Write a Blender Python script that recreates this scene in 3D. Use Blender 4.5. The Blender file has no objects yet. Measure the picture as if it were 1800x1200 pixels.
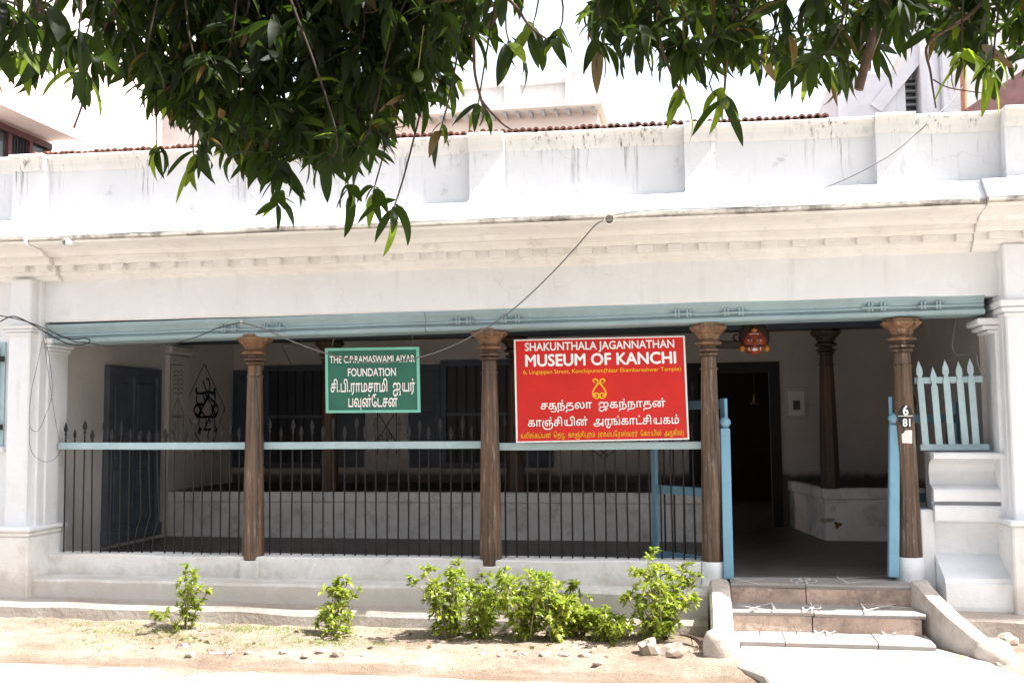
import bpy, bmesh, math, random
from mathutils import Vector, Matrix, noise
R_ = math.radians
random.seed(11)
SC = bpy.context.scene
COL = SC.collection

# ---------------------------------------------------------------- camera, sky, sun, exposure
F_PX = 1850.0
CAM = Vector((0.0, -9.0, 1.65))
PITCH, YAW, ROLL = 0.07694, 0.17637, 0.00895
CAM_ROT = Matrix.Rotation(YAW, 3, 'Z') @ Matrix.Rotation(PITCH, 3, 'X') @ Matrix.Rotation(ROLL, 3, 'Y')
cam_data = bpy.data.cameras.new('camera')
cam_data.sensor_width = 36.0
cam_data.lens = F_PX / 1800.0 * 36.0
cam_data.clip_start = 0.05
cam_data.clip_end = 2000.0
cam = bpy.data.objects.new('camera', cam_data)
COL.objects.link(cam)
cam.matrix_world = Matrix.Translation(CAM) @ (CAM_ROT @ Matrix.Rotation(math.pi / 2, 3, 'X')).to_4x4()
SC.camera = cam

SUN_TO = Vector((0.67, -0.058, 1.0)).normalized()
world = bpy.data.worlds.new('World')
SC.world = world
world.use_nodes = True
wn = world.node_tree.nodes
sky = wn.new('ShaderNodeTexSky')
sky.sky_type = 'NISHITA'
sky.sun_disc = False
sky.sun_elevation = math.asin(SUN_TO.z)
sky.sun_rotation = math.atan2(SUN_TO.x, SUN_TO.y)
sky.dust_density = 3.0
sky.air_density = 1.0
sky.ozone_density = 1.0
wn['Background'].inputs['Strength'].default_value = 0.15
hsv = wn.new('ShaderNodeHueSaturation')                     # thin white haze over the whole sky
hsv.inputs['Saturation'].default_value = .42
hsv.inputs['Value'].default_value = 1.05
world.node_tree.links.new(sky.outputs[0], hsv.inputs['Color'])
world.node_tree.links.new(hsv.outputs[0], wn['Background'].inputs['Color'])
sun_l = bpy.data.lights.new('sun', 'SUN')
sun_l.energy = 4.4
sun_l.angle = R_(0.5)
sun_l.color = (1.0, 0.98, 0.945)
sun = bpy.data.objects.new('sun', sun_l)
COL.objects.link(sun)
sun.location = (8, -2, 14)
sun.rotation_euler = SUN_TO.to_track_quat('Z', 'Y').to_euler()
SC.view_settings.view_transform = 'Standard'
SC.view_settings.look = 'None'
SC.view_settings.gamma = 1.0
SC.view_settings.exposure = 1.67
SC.view_settings.use_curve_mapping = False
SC.cycles.max_bounces = 10
SC.cycles.diffuse_bounces = 6
SC.cycles.transparent_max_bounces = 8

# ---------------------------------------------------------------- pixel of the photograph -> direction -> point on a known plane
def ray(px, py):
    return CAM_ROT @ Vector((px - 900.0, F_PX, 600.0 - py))
def P(px, py, Y):                       # on the plane parallel to the facade at depth Y
    d = ray(px, py); t = (Y - CAM.y) / d.y
    return CAM + d * t
def G(px, py, Z):                       # on a horizontal plane
    d = ray(px, py); t = (Z - CAM.z) / d.z
    return CAM + d * t
def W(px, py, X):                       # on a plane square to the facade
    d = ray(px, py); t = (X - CAM.x) / d.x
    return CAM + d * t
def xat(px, Y, py=700): return P(px, py, Y).x
def zat(py, Y, px=900): return P(px, py, Y).z

# ---------------------------------------------------------------- materials
MATS = {}
def _mat(name):
    m = bpy.data.materials.new(name); m.use_nodes = True
    nt = m.node_tree
    b = nt.nodes['Principled BSDF']
    return m, nt, b
def _noise(nt, scale, detail=6, rough=.6, stretch=None, coord='Object'):
    tc = nt.nodes.new('ShaderNodeTexCoord')
    mp = nt.nodes.new('ShaderNodeMapping')
    if stretch: mp.inputs['Scale'].default_value = stretch
    nt.links.new(tc.outputs[coord], mp.inputs[0])
    n = nt.nodes.new('ShaderNodeTexNoise')
    n.inputs['Scale'].default_value = scale; n.inputs['Detail'].default_value = detail; n.inputs['Roughness'].default_value = rough
    nt.links.new(mp.outputs[0], n.inputs['Vector'])
    return n.outputs[0]
def _ramp(nt, src, stops):
    r = nt.nodes.new('ShaderNodeValToRGB')
    e = r.color_ramp.elements
    while len(e) < len(stops): e.new(0.5)
    for el, (p, c) in zip(e, stops):
        el.position = p
        el.color = (c, c, c, 1) if isinstance(c, (int, float)) else (*c, 1)
    nt.links.new(src, r.inputs[0])
    return r.outputs[0]
def _mix(nt, fac, a, b, blend='MIX'):
    m = nt.nodes.new('ShaderNodeMix'); m.data_type = 'RGBA'; m.blend_type = blend
    for s, v in ((0, fac), (6, a), (7, b)):
        if isinstance(v, (tuple, list)): m.inputs[s].default_value = (*v, 1)
        elif isinstance(v, (int, float)): m.inputs[s].default_value = v
        else: nt.links.new(v, m.inputs[s])
    return m.outputs[2]
def _math(nt, op, a, b):
    m = nt.nodes.new('ShaderNodeMath'); m.operation = op
    for i, v in enumerate((a, b)):
        if isinstance(v, (int, float)): m.inputs[i].default_value = v
        else: nt.links.new(v, m.inputs[i])
    return m.outputs[0]
def _bump(nt, b, h, strength=.3, dist=.01):
    n = nt.nodes.new('ShaderNodeBump'); n.inputs['Strength'].default_value = strength; n.inputs['Distance'].default_value = dist
    nt.links.new(h, n.inputs['Height']); nt.links.new(n.outputs[0], b.inputs['Normal'])

def simple(name, col, rough=.6, var=.12, scale=8, metal=0.0, bump=0.0, spec=.4):
    m, nt, b = _mat(name)
    n = _noise(nt, scale)
    lo = tuple(max(0, c * (1 - var)) for c in col); hi = tuple(min(1, c * (1 + var)) for c in col)
    nt.links.new(_ramp(nt, n, [(.3, lo), (.7, hi)]), b.inputs['Base Color'])
    b.inputs['Roughness'].default_value = rough; b.inputs['Metallic'].default_value = metal
    b.inputs['Specular IOR Level'].default_value = spec
    if bump: _bump(nt, b, _noise(nt, scale * 6), bump, .004)
    MATS[name] = m
    return m

def plaster(name, base, warm, dirt, dirt_lo=.60, dirt_hi=.78, streak=0.0, bump=.35, patch=0.35, low=None, crack=.22, blot=.05, drip=None):
    m, nt, b = _mat(name)
    c = _mix(nt, _ramp(nt, _noise(nt, 1.3, 5), [(.35, 0.), (.7, 1.)]), base, warm)
    d = _ramp(nt, _noise(nt, 5.5, 10, .68), [(dirt_lo, 0.), (dirt_hi, 1.)])
    c = _mix(nt, _math(nt, 'MULTIPLY', d, patch), c, dirt)
    fine = _ramp(nt, _noise(nt, 34, 6, .7), [(.66, 0.), (.74, 1.)])
    c = _mix(nt, _math(nt, 'MULTIPLY', fine, .28), c, dirt)
    tcv = nt.nodes.new('ShaderNodeTexCoord'); nz = nt.nodes.new('ShaderNodeTexNoise'); nz.inputs['Scale'].default_value = 5; nz.inputs['Detail'].default_value = 6
    nt.links.new(tcv.outputs['Object'], nz.inputs['Vector'])
    va = nt.nodes.new('ShaderNodeVectorMath'); va.operation = 'MULTIPLY_ADD'; va.inputs[1].default_value = (.35, .35, .35)
    nt.links.new(nz.outputs['Color'], va.inputs[0]); nt.links.new(tcv.outputs['Object'], va.inputs[2])
    vo = nt.nodes.new('ShaderNodeTexVoronoi'); vo.feature = 'DISTANCE_TO_EDGE'; vo.inputs['Scale'].default_value = 1.1
    nt.links.new(va.outputs[0], vo.inputs['Vector'])
    ck = _ramp(nt, vo.outputs['Distance'], [(.0, 1.), (.009, 0.)])
    km = _ramp(nt, _noise(nt, 1.1, 3), [(.5, 0.), (.62, 1.)])
    c = _mix(nt, _math(nt, 'MULTIPLY', _math(nt, 'MULTIPLY', ck, km), crack), c, dirt)
    pt = _ramp(nt, _noise(nt, 2.6, 9, .72), [(.44, 0.), (.47, 1.)])
    c = _mix(nt, _math(nt, 'MULTIPLY', pt, blot), c, tuple(x * .55 for x in base))
    if streak:
        s = _ramp(nt, _noise(nt, 9, 4, .6, (1, 1, .06)), [(.56, 0.), (.72, 1.)])
        k = _ramp(nt, _noise(nt, 2.3, 4), [(.42, 0.), (.62, 1.)])
        c = _mix(nt, _math(nt, 'MULTIPLY', _math(nt, 'MULTIPLY', s, k), streak), c, dirt)
    if drip:                                                    # thin rain streaks running down from the coping
        tcd = nt.nodes.new('ShaderNodeTexCoord'); sd = nt.nodes.new('ShaderNodeSeparateXYZ'); nt.links.new(tcd.outputs['Object'], sd.inputs[0])
        hh = _math(nt, 'DIVIDE', _math(nt, 'SUBTRACT', sd.outputs[2], drip[0]), drip[1])
        ss = _ramp(nt, _noise(nt, 30, 5, .75, (1, 1, .035)), [(.54, 0.), (.64, 1.)])
        kk = _ramp(nt, _noise(nt, 3.2, 4, .6, (1, 1, .3)), [(.46, 0.), (.60, 1.)])
        hh = _ramp(nt, hh, [(.15, 0.), (.95, 1.)])
        c = _mix(nt, _math(nt, 'MULTIPLY', _math(nt, 'MULTIPLY', ss, kk), hh), c, dirt)
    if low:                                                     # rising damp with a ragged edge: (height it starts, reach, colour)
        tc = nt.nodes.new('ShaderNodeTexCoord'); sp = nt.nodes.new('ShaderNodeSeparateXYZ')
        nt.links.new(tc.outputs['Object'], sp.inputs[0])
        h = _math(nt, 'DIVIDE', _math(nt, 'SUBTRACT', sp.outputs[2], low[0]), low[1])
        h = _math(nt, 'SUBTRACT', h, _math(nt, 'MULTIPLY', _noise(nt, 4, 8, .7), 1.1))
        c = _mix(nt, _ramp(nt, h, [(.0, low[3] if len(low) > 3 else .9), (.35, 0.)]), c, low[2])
    nt.links.new(c, b.inputs['Base Color'])
    b.inputs['Roughness'].default_value = .85; b.inputs['Specular IOR Level'].default_value = .2
    hgt = _math(nt, 'ADD', _noise(nt, 26, 8, .65), _math(nt, 'MULTIPLY', _noise(nt, 3.5, 4), 2.0))
    _bump(nt, b, hgt, bump, .012)
    MATS[name] = m
    return m

plaster('whitewash', (.735, .755, .785), (.70, .71, .73), (.30, .27, .24), patch=.22, streak=.22, dirt_lo=.57)
plaster('whitewash_parapet', (.66, .665, .68), (.61, .615, .625), (.13, .12, .12), streak=.0, patch=.5, dirt_lo=.60, dirt_hi=.72, drip=(3.35, .55))
plaster('whitewash_coping', (.68, .67, .65), (.63, .61, .58), (.12, .095, .08), streak=.4, patch=.5, drip=(3.6, .2))
plaster('whitewash_cornice', (.76, .755, .745), (.71, .69, .665), (.34, .28, .23), patch=.42, dirt_lo=.55, streak=.2)
plaster('grimy_edge', (.50, .47, .43), (.40, .37, .33), (.10, .09, .08), patch=.85, dirt_lo=.46, dirt_hi=.62)
plaster('plinth_plaster', (.75, .75, .74), (.69, .68, .66), (.25, .22, .19), patch=.45, dirt_lo=.52, dirt_hi=.75, low=(.0, .5, (.42, .37, .32), .6))
plaster('apron_cement', (.40, .365, .33), (.33, .28, .24), (.20, .17, .14), patch=.5, dirt_lo=.5, bump=.8)
plaster('bench_plaster', (.80, .80, .80), (.70, .69, .69), (.16, .14, .13), patch=.6, dirt_lo=.5, dirt_hi=.72)
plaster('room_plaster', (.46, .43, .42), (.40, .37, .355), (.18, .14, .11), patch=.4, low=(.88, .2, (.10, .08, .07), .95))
plaster('side_plaster', (.62, .595, .575), (.56, .535, .515), (.30, .27, .24), patch=.3)
plaster('worn_plaster', (.58, .53, .48), (.47, .41, .36), (.24, .20, .17), patch=.6, dirt_lo=.46, dirt_hi=.68, bump=.8)
plaster('landing_cement', (.50, .465, .43), (.42, .38, .345), (.32, .27, .22), patch=.5, dirt_lo=.48)
plaster('pale_pink_wall', (.70, .63, .59), (.66, .58, .54), (.45, .36, .3), patch=.2)
plaster('lilac_wall', (.60, .60, .63), (.54, .54, .57), (.3, .29, .28), patch=.3, streak=.3)
plaster('far_white_wall', (.60, .59, .58), (.53, .51, .49), (.3, .27, .25), patch=.4, streak=.5)
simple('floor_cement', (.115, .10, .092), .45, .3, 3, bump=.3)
simple('ledge_top', (.06, .052, .046), .6, .3, 4, bump=.3)
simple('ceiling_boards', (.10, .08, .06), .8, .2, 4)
plaster('step_stone', (.33, .315, .305), (.27, .255, .245), (.44, .28, .19), patch=.5, dirt_lo=.5, bump=.9)
plaster('step_riser', (.60, .475, .40), (.47, .34, .27), (.16, .13, .115), patch=.75, dirt_lo=.44, dirt_hi=.66, bump=1.0)
simple('iron', (.016, .015, .016), .55, .3, 20, metal=.3)
simple('door_blue', (.045, .06, .085), .5, .2, 5)
simple('door_grey', (.085, .10, .13), .55, .25, 4)
simple('door_dark', (.012, .014, .02), .5, .3, 5)
simple('bore_dark', (.02, .02, .02), .9, .1)
simple('cable_black', (.02, .02, .02), .5, .1)
simple('cable_grey', (.13, .13, .13), .5, .1)
simple('cable_white', (.7, .7, .7), .5, .1)
simple('pvc', (.72, .71, .68), .4, .05)
simple('sign_green', (.020, .13, .09), .45, .16, 3)
simple('sign_green_border', (.19, .52, .42), .5, .06, 6)
simple('sign_red', (.56, .018, .014), .35, .13, 2.5)
simple('sign_white', (.82, .82, .82), .45, .03)
simple('sign_yellow', (.85, .46, .02), .45, .03)
simple('kolam_black', (.012, .012, .012), .7, .1)
simple('kolam_brown', (.09, .05, .04), .7, .1)
simple('chalk', (.62, .61, .60), .9, .2, 60)
simple('terracotta', (.17, .07, .05), .85, .35, 9, bump=.4)
simple('pink_paint', (.44, .22, .21), .7, .12)
simple('soffit_white', (.72, .64, .60), .8, .06)
simple('frame_maroon', (.09, .035, .035), .6, .2)
simple('grey_board', (.34, .35, .36), .6, .1)
simple('window_glass', (.05, .055, .06), .15, .2)
simple('rust_pipe', (.42, .20, .12), .8, .3, 12)
simple('grey_pipe', (.32, .33, .36), .5, .1)
simple('maroon_cladding', (.16, .075, .07), .5, .3, 10)
simple('rock', (.33, .265, .215), .9, .3, 9, bump=.9)
simple('paper', (.75, .74, .72), .8, .1, 30)
simple('plate_black', (.02, .02, .022), .4, .2)
simple('mask_red', (.30, .06, .025), .5, .2, 20)
simple('mask_ochre', (.45, .19, .03), .5, .2, 20)
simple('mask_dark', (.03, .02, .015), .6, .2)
simple('brass', (.16, .11, .04), .35, .2, metal=.8)
simple('bark', (.10, .062, .045), .9, .35, 25, bump=.9)
simple('twig_dark', (.035, .024, .017), .9, .3, 20)
simple('twig_green', (.22, .20, .09), .8, .3, 20)
simple('mango_green', (.06, .095, .022), .4, .15, 10)
simple('road_dust', (.41, .365, .315), .95, .28, 2.2, bump=.5)

def paint(name, col, under, chip=.70):
    m, nt, b = _mat(name)
    c = _mix(nt, _ramp(nt, _noise(nt, 2.2, 5), [(.3, 0.), (.7, 1.)]), tuple(x * .88 for x in col), tuple(min(1, x * 1.1) for x in col))
    s = _ramp(nt, _noise(nt, 22, 8, .7, (1, 1, .5)), [(chip, 0.), (chip + .03, 1.)])
    c = _mix(nt, s, c, under)
    g = _ramp(nt, _noise(nt, 9, 8, .7), [(.5, 0.), (.8, 1.)])
    c = _mix(nt, _math(nt, 'MULTIPLY', g, .35), c, tuple(x * .5 for x in col))
    nt.links.new(c, b.inputs['Base Color']); b.inputs['Roughness'].default_value = .5
    _bump(nt, b, s, .3, .002)
    MATS[name] = m
paint('blue_paint', (.37, .505, .55), (.50, .48, .44), .66)
paint('gate_blue', (.17, .345, .47), (.16, .17, .17), .67)
paint('beam_blue', (.265, .365, .395), (.46, .45, .43), .65)

def wood(name, dark, light, pale, pale_amt=.5):
    m, nt, b = _mat(name)
    g = _noise(nt, 30, 6, .65, (1, 1, .035))
    c = _ramp(nt, g, [(.36, dark), (.60, light)])
    p = _ramp(nt, _noise(nt, 46, 8, .7, (1, 1, .07)), [(.54, 0.), (.66, 1.)])
    k = _ramp(nt, _noise(nt, 2.6, 5), [(.42, 0.), (.60, 1.)])
    c = _mix(nt, _math(nt, 'MULTIPLY', _math(nt, 'MULTIPLY', p, k), pale_amt), c, pale)
    o = _ramp(nt, _noise(nt, 3.1, 5, .6, (1, 1, .35)), [(.5, 0.), (.75, 1.)])
    c = _mix(nt, _math(nt, 'MULTIPLY', o, .45), c, (.20, .085, .03))
    nt.links.new(c, b.inputs['Base Color']); b.inputs['Roughness'].default_value = .6
    _bump(nt, b, g, .5, .004)
    MATS[name] = m
wood('old_teak', (.020, .012, .008), (.138, .084, .052), (.36, .315, .275), .95)
wood('warm_teak', (.06, .032, .017), (.22, .12, .062), (.42, .36, .30), .6)
wood('dark_teak', (.025, .015, .010), (.075, .045, .03), (.2, .15, .12), .3)

def leaf_mat(name, c1, c2, edge=None, trans=.45, rough=.35, tcol=(.30, .50, .05), spec=.4):
    m, nt, b = _mat(name)
    oi = nt.nodes.new('ShaderNodeObjectInfo')
    geo = nt.nodes.new('ShaderNodeNewGeometry')
    rnd = _math(nt, 'FRACT', _math(nt, 'ADD', oi.outputs['Random'], geo.outputs['Random Per Island']), 0)
    c = _ramp(nt, rnd, [(.0, c1), (.8, c2), (1., tuple(x * 1.25 for x in c2))])
    c = _mix(nt, _ramp(nt, _noise(nt, 14, 5), [(.45, 0.), (.8, .35)]), c, tuple(x * .5 for x in c1))
    c = _mix(nt, 1.0, c, _ramp(nt, oi.outputs['Random'], [(0., (.62, .66, .6)), (1., (1.1, 1.05, 1.1))]), 'MULTIPLY')
    nt.links.new(c, b.inputs['Base Color']); b.inputs['Roughness'].default_value = rough
    b.inputs['Specular IOR Level'].default_value = spec
    tr = nt.nodes.new('ShaderNodeBsdfTranslucent'); tr.inputs[0].default_value = (*tcol, 1)
    mx = nt.nodes.new('ShaderNodeMixShader'); mx.inputs[0].default_value = trans
    nt.links.new(b.outputs[0], mx.inputs[1]); nt.links.new(tr.outputs[0], mx.inputs[2])
    nt.links.new(mx.outputs[0], nt.nodes['Material Output'].inputs[0])
    MATS[name] = m
leaf_mat('mango_leaf', (.004, .007, .003), (.014, .022, .008), trans=.16, rough=.5, spec=.12, tcol=(.18, .32, .03))
leaf_mat('mango_leaf_old', (.06, .05, .03), (.13, .085, .03), trans=.25, tcol=(.35, .22, .03))
leaf_mat('mango_leaf_new', (.05, .085, .012), (.10, .14, .02), trans=.45, rough=.45, spec=.15, tcol=(.36, .50, .04))
leaf_mat('shrub_leaf', (.09, .16, .02), (.38, .42, .055), trans=.36, rough=.35, tcol=(.42, .54, .06))
leaf_mat('grass_blade', (.09, .14, .03), (.21, .25, .07), trans=.3, rough=.6, tcol=(.4, .45, .1))

def sand(name):
    m, nt, b = _mat(name)
    c = _ramp(nt, _noise(nt, 1.4, 9, .68), [(.30, (.28, .205, .15)), (.5, (.46, .37, .29)), (.70, (.58, .505, .43))])
    f = _ramp(nt, _noise(nt, 42, 8, .8), [(.36, (.66, .64, .62)), (.60, (1.1, 1.1, 1.1))])
    c = _mix(nt, .8, c, f, 'MULTIPLY')
    dk = _ramp(nt, _noise(nt, 4.0, 8, .75), [(.58, 0.), (.68, .7)])
    c = _mix(nt, dk, c, (.22, .145, .10))
    tc = nt.nodes.new('ShaderNodeTexCoord'); sp = nt.nodes.new('ShaderNodeSeparateXYZ'); nt.links.new(tc.outputs['Object'], sp.inputs[0])
    # damp brown gutter line along the road edge, ragged
    y = _math(nt, 'ADD', sp.outputs[1], _math(nt, 'MULTIPLY', _noise(nt, 1.6, 7, .7), .5))
    gut = _ramp(nt, _math(nt, 'ADD', y, 2.6), [(.70, 0.), (.80, .75), (.98, .6), (1.0, 0.)])
    gut = _math(nt, 'MULTIPLY', gut, _ramp(nt, _noise(nt, 5, 6, .7, (.25, 1, 1)), [(.35, .2), (.6, 1.)]))
    c = _mix(nt, gut, c, (.235, .155, .105))
    nt.links.new(c, b.inputs['Base Color']); b.inputs['Roughness'].default_value = .95; b.inputs['Specular IOR Level'].default_value = .1
    _bump(nt, b, _math(nt, 'ADD', _noise(nt, 20, 8, .75), _noise(nt, 90, 4, .7)), 1.0, .03)
    MATS[name] = m
sand('sandy_soil')

# ---------------------------------------------------------------- geometry helpers
class MB:
    def __init__(s): s.v = []; s.f = []
    def add(s, vs, fs):
        o = len(s.v); s.v += [tuple(v) for v in vs]; s.f += [tuple(i + o for i in f) for f in fs]; return s
    def box(s, x0, x1, y0, y1, z0, z1):
        x0, x1 = min(x0, x1), max(x0, x1); y0, y1 = min(y0, y1), max(y0, y1); z0, z1 = min(z0, z1), max(z0, z1)
        return s.add([(x0, y0, z0), (x1, y0, z0), (x1, y1, z0), (x0, y1, z0), (x0, y0, z1), (x1, y0, z1), (x1, y1, z1), (x0, y1, z1)],
                     [(0, 3, 2, 1), (4, 5, 6, 7), (0, 1, 5, 4), (1, 2, 6, 5), (2, 3, 7, 6), (3, 0, 4, 7)])
    def obox(s, a, b, w, h, up=(0, 0, 1)):               # bar of section w x h from a to b
        a, b = Vector(a), Vector(b); d = (b - a).normalized(); u = Vector(up)
        r = d.cross(u)
        if r.length < 1e-4: r = d.cross(Vector((0, 1, 0)))
        r.normalize(); u = r.cross(d)
        vs = [p + r * (sx * w / 2) + u * (sz * h / 2) for p in (a, b) for sx, sz in ((-1, -1), (1, -1), (1, 1), (-1, 1))]
        return s.add(vs, [(3, 2, 1, 0), (4, 5, 6, 7), (0, 1, 5, 4), (1, 2, 6, 5), (2, 3, 7, 6), (3, 0, 4, 7)])
    def prism(s, prof, x0, x1, dz=(0, 0), dy=(0, 0), n=1, wob=0.0, seed=0):   # closed (y,z) profile, counter-clockwise seen from +X, run along X
        m = len(prof); base = len(s.v)
        for i in range(n + 1):
            t = i / n; x = x0 + (x1 - x0) * t
            for y, z in prof:
                w = 0.0
                if wob: w = wob * noise.noise(Vector((x * 1.7 + seed, y * 3, z * 2)))
                s.v.append((x, y + dy[0] + (dy[1] - dy[0]) * t + w, z + dz[0] + (dz[1] - dz[0]) * t + w * .8))
        for i in range(n):
            for j in range(m):
                a = base + i * m + j; b = base + i * m + (j + 1) % m
                s.f.append((a, b, b + m, a + m))
        s.f.append(tuple(base + j for j in range(m))[::-1]); s.f.append(tuple(base + n * m + j for j in range(m)))
        return s
    def lathe(s, prof, cx, cy, seg=16, rot=0.0, sx=1, sy=1):      # (r,z) bottom to top
        base = len(s.v); n = len(prof)
        for r, z in prof:
            for k in range(seg):
                a = rot + 2 * math.pi * k / seg
                s.v.append((cx + r * math.cos(a) * sx, cy + r * math.sin(a) * sy, z))
        for i in range(n - 1):
            for k in range(seg):
                a = base + i * seg + k; b = base + i * seg + (k + 1) % seg
                s.f.append((a, b, b + seg, a + seg))
        s.f.append(tuple(base + k for k in range(seg))[::-1]); s.f.append(tuple(base + (n - 1) * seg + k for k in range(seg)))
        return s
    def tube(s, pts, r, seg=6, r1=None):
        pts = [Vector(p) for p in pts]; n = len(pts); base = len(s.v)
        ref = Vector((.31, .17, .93))
        for i, p in enumerate(pts):
            d = (pts[min(i + 1, n - 1)] - pts[max(i - 1, 0)])
            if d.length < 1e-9: d = Vector((0, 0, 1))
            d.normalize()
            a = d.cross(ref)
            if a.length < .05: a = d.cross(Vector((1, 0, 0)))
            a.normalize(); b = d.cross(a)
            rr = r if r1 is None else r + (r1 - r) * i / max(1, n - 1)
            if isinstance(r, (list, tuple)): rr = r[i]
            for k in range(seg):
                t = 2 * math.pi * k / seg
                s.v.append(tuple(p + a * (rr * math.cos(t)) + b * (rr * math.sin(t))))
        for i in range(n - 1):
            for k in range(seg):
                q = base + i * seg + k; w = base + i * seg + (k + 1) % seg
                s.f.append((q, w, w + seg, q + seg))
        s.f.append(tuple(base + k for k in range(seg))[::-1]); s.f.append(tuple(base + (n - 1) * seg + k for k in range(seg)))
        return s
    def mesh(s, name, mat, smooth=None, bevel=0):
        me = bpy.data.meshes.new(name); me.from_pydata(s.v, [], s.f); me.update()
        bm = bmesh.new(); bm.from_mesh(me)
        bmesh.ops.recalc_face_normals(bm, faces=bm.faces)
        if bevel:
            es = [e for e in bm.edges if len(e.link_faces) == 2 and e.calc_face_angle(0) > .5]
            bmesh.ops.bevel(bm, geom=es, offset=bevel, segments=1, affect='EDGES', clamp_overlap=True)
        bm.to_mesh(me); bm.free()
        if smooth is not None:
            for p in me.polygons: p.use_smooth = True
            me.set_sharp_from_angle(angle=R_(smooth))
        me.materials.append(MATS[mat])
        return me
    def build(s, name, mat, parent=None, smooth=None, bevel=0):
        return link(s.mesh(name, mat, smooth, bevel), name, parent)

def link(me, name, parent=None, loc=(0, 0, 0), rot=None, scale=None):
    o = bpy.data.objects.new(name, me); COL.objects.link(o)
    o.location = loc
    if rot is not None: o.rotation_euler = rot
    if scale is not None: o.scale = scale
    if parent is not None:
        o.parent = parent
        o.matrix_parent_inverse = world_of(parent).inverted()
    return o
def world_of(o):
    m = Matrix.LocRotScale(o.location, o.rotation_euler, o.scale)
    if o.parent: m = world_of(o.parent) @ o.matrix_parent_inverse @ m
    return m
def thing(name, label, cat, loc=(0, 0, 0), group=None):
    o = bpy.data.objects.new(name, None); COL.objects.link(o); o.location = loc; o.empty_display_size = .2
    return tag(o, label, cat, group)
def tag(o, label=None, cat=None, group=None, kind=None):
    if label: o['label'] = label
    if cat: o['category'] = cat
    if group: o['group'] = group
    if kind: o['kind'] = kind
    return o
def strip(mb, pts, w, nrm, off):                          # flat painted line: pts on a surface with normal nrm
    n = Vector(nrm).normalized(); pts = [Vector(p) + n * off for p in pts]
    L = len(pts); vs = []
    closed = (pts[0] - pts[-1]).length < 1e-6
    for i, p in enumerate(pts):
        if closed: d = pts[(i + 1) % (L - 1)] - pts[(i - 1) % (L - 1)]
        else: d = pts[min(i + 1, L - 1)] - pts[max(i - 1, 0)]
        sd = n.cross(d.normalized()) * (w / 2)
        vs += [p - sd, p + sd]
    mb.add(vs, [(2 * i, 2 * i + 1, 2 * i + 3, 2 * i + 2) for i in range(L - 1)])
def smooth_path(pts, k=6, closed=False):                  # Catmull-Rom
    pts = [Vector(p) for p in pts]; out = []
    n = len(pts); rng = range(n if closed else n - 1)
    g = (lambda i: pts[i % n]) if closed else (lambda i: pts[max(0, min(n - 1, i))])
    for i in rng:
        p0, p1, p2, p3 = g(i - 1), g(i), g(i + 1), g(i + 2)
        for j in range(k):
            t = j / k
            out.append(.5 * ((2 * p1) + (p2 - p0) * t + (2 * p0 - 5 * p1 + 4 * p2 - p3) * t * t + (3 * p1 - p0 - 3 * p2 + p3) * t ** 3))
    out.append(pts[0].copy() if closed else pts[-1].copy())
    return out
#PART2
# ================================================================ the setting: ground, road, landing
def grid_sheet(name, x0, x1, y0, y1, step, hf, mat, kind='structure'):
    nx = max(1, int((x1 - x0) / step)); ny = max(1, int((y1 - y0) / step)); mb = MB()
    for j in range(ny + 1):
        for i in range(nx + 1):
            x = x0 + (x1 - x0) * i / nx; y = y0 + (y1 - y0) * j / ny
            mb.v.append((x, y, hf(x, y)))
    for j in range(ny):
        for i in range(nx):
            a = j * (nx + 1) + i; mb.f.append((a, a + 1, a + nx + 2, a + nx + 1))
    return tag(mb.build(name, mat, None, 60), kind=kind)
def bed_h(x, y):
    e = min(1, max(0, (y + 1.95) / .25))
    h = -.012 + .03 * e + .012 * noise.noise(Vector((x * 9, y * 9, 1))) + .022 * noise.noise(Vector((x * 1.3, y * 1.9, 0))) + .014 * noise.noise(Vector((x * 5, y * 5, 3))) + .006 * noise.noise(Vector((x * 17, y * 17, 7)))
    ridge = math.exp(-((y + 2.02) / .10) ** 2) * -.03
    edge = min(1, (x + 11) / .4, (9 - x) / .4, (y + 2.75) / .1)
    return h + ridge - .05 * (1 - max(0, edge))
tag(MB().box(-160, 160, -160, 200, -1.0, -.03).build('ground', 'sandy_soil'), kind='structure')
grid_sheet('ground', -11, 9, -2.75, -.5, .032, bed_h, 'sandy_soil')
def road_h(x, y):
    return .004 + .006 * noise.noise(Vector((x * 2, y * 2, 9))) - (.03 if y > -2.2 + .06 * noise.noise(Vector((x * 1.1, 4, 2))) else 0)
grid_sheet('road', -40, 40, -14, -2.1, .2, road_h, 'road_dust')
X_ST0, X_ST1 = .20, 1.56
mb = MB()
prof_pts = [(X_ST0 + .05, -1.0), (1.62, -1.0), (1.85, -1.35), (2.0, -1.9), (2.25, -2.5), (.42, -2.5), (.36, -1.95), (.2, -1.7)]
mb.add([(x, y, .030) for x, y in prof_pts] + [(x, y, -.06) for x, y in prof_pts],
       [tuple(range(8))] + [(i, (i + 1) % 8, 8 + (i + 1) % 8, 8 + i) for i in range(8)])
tag(mb.build('pavement', 'landing_cement', None, None, .012), kind='structure')

# ================================================================ the house
house = thing('verandah_house', 'long whitewashed single-storey verandah house with wooden pillars and parapet', 'house', (-1.9, -.2, 0))
XL, XR, YB, FZ = -6.0, 2.25, 3.9, .40
XA, XB = -9.5, 5.5
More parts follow.
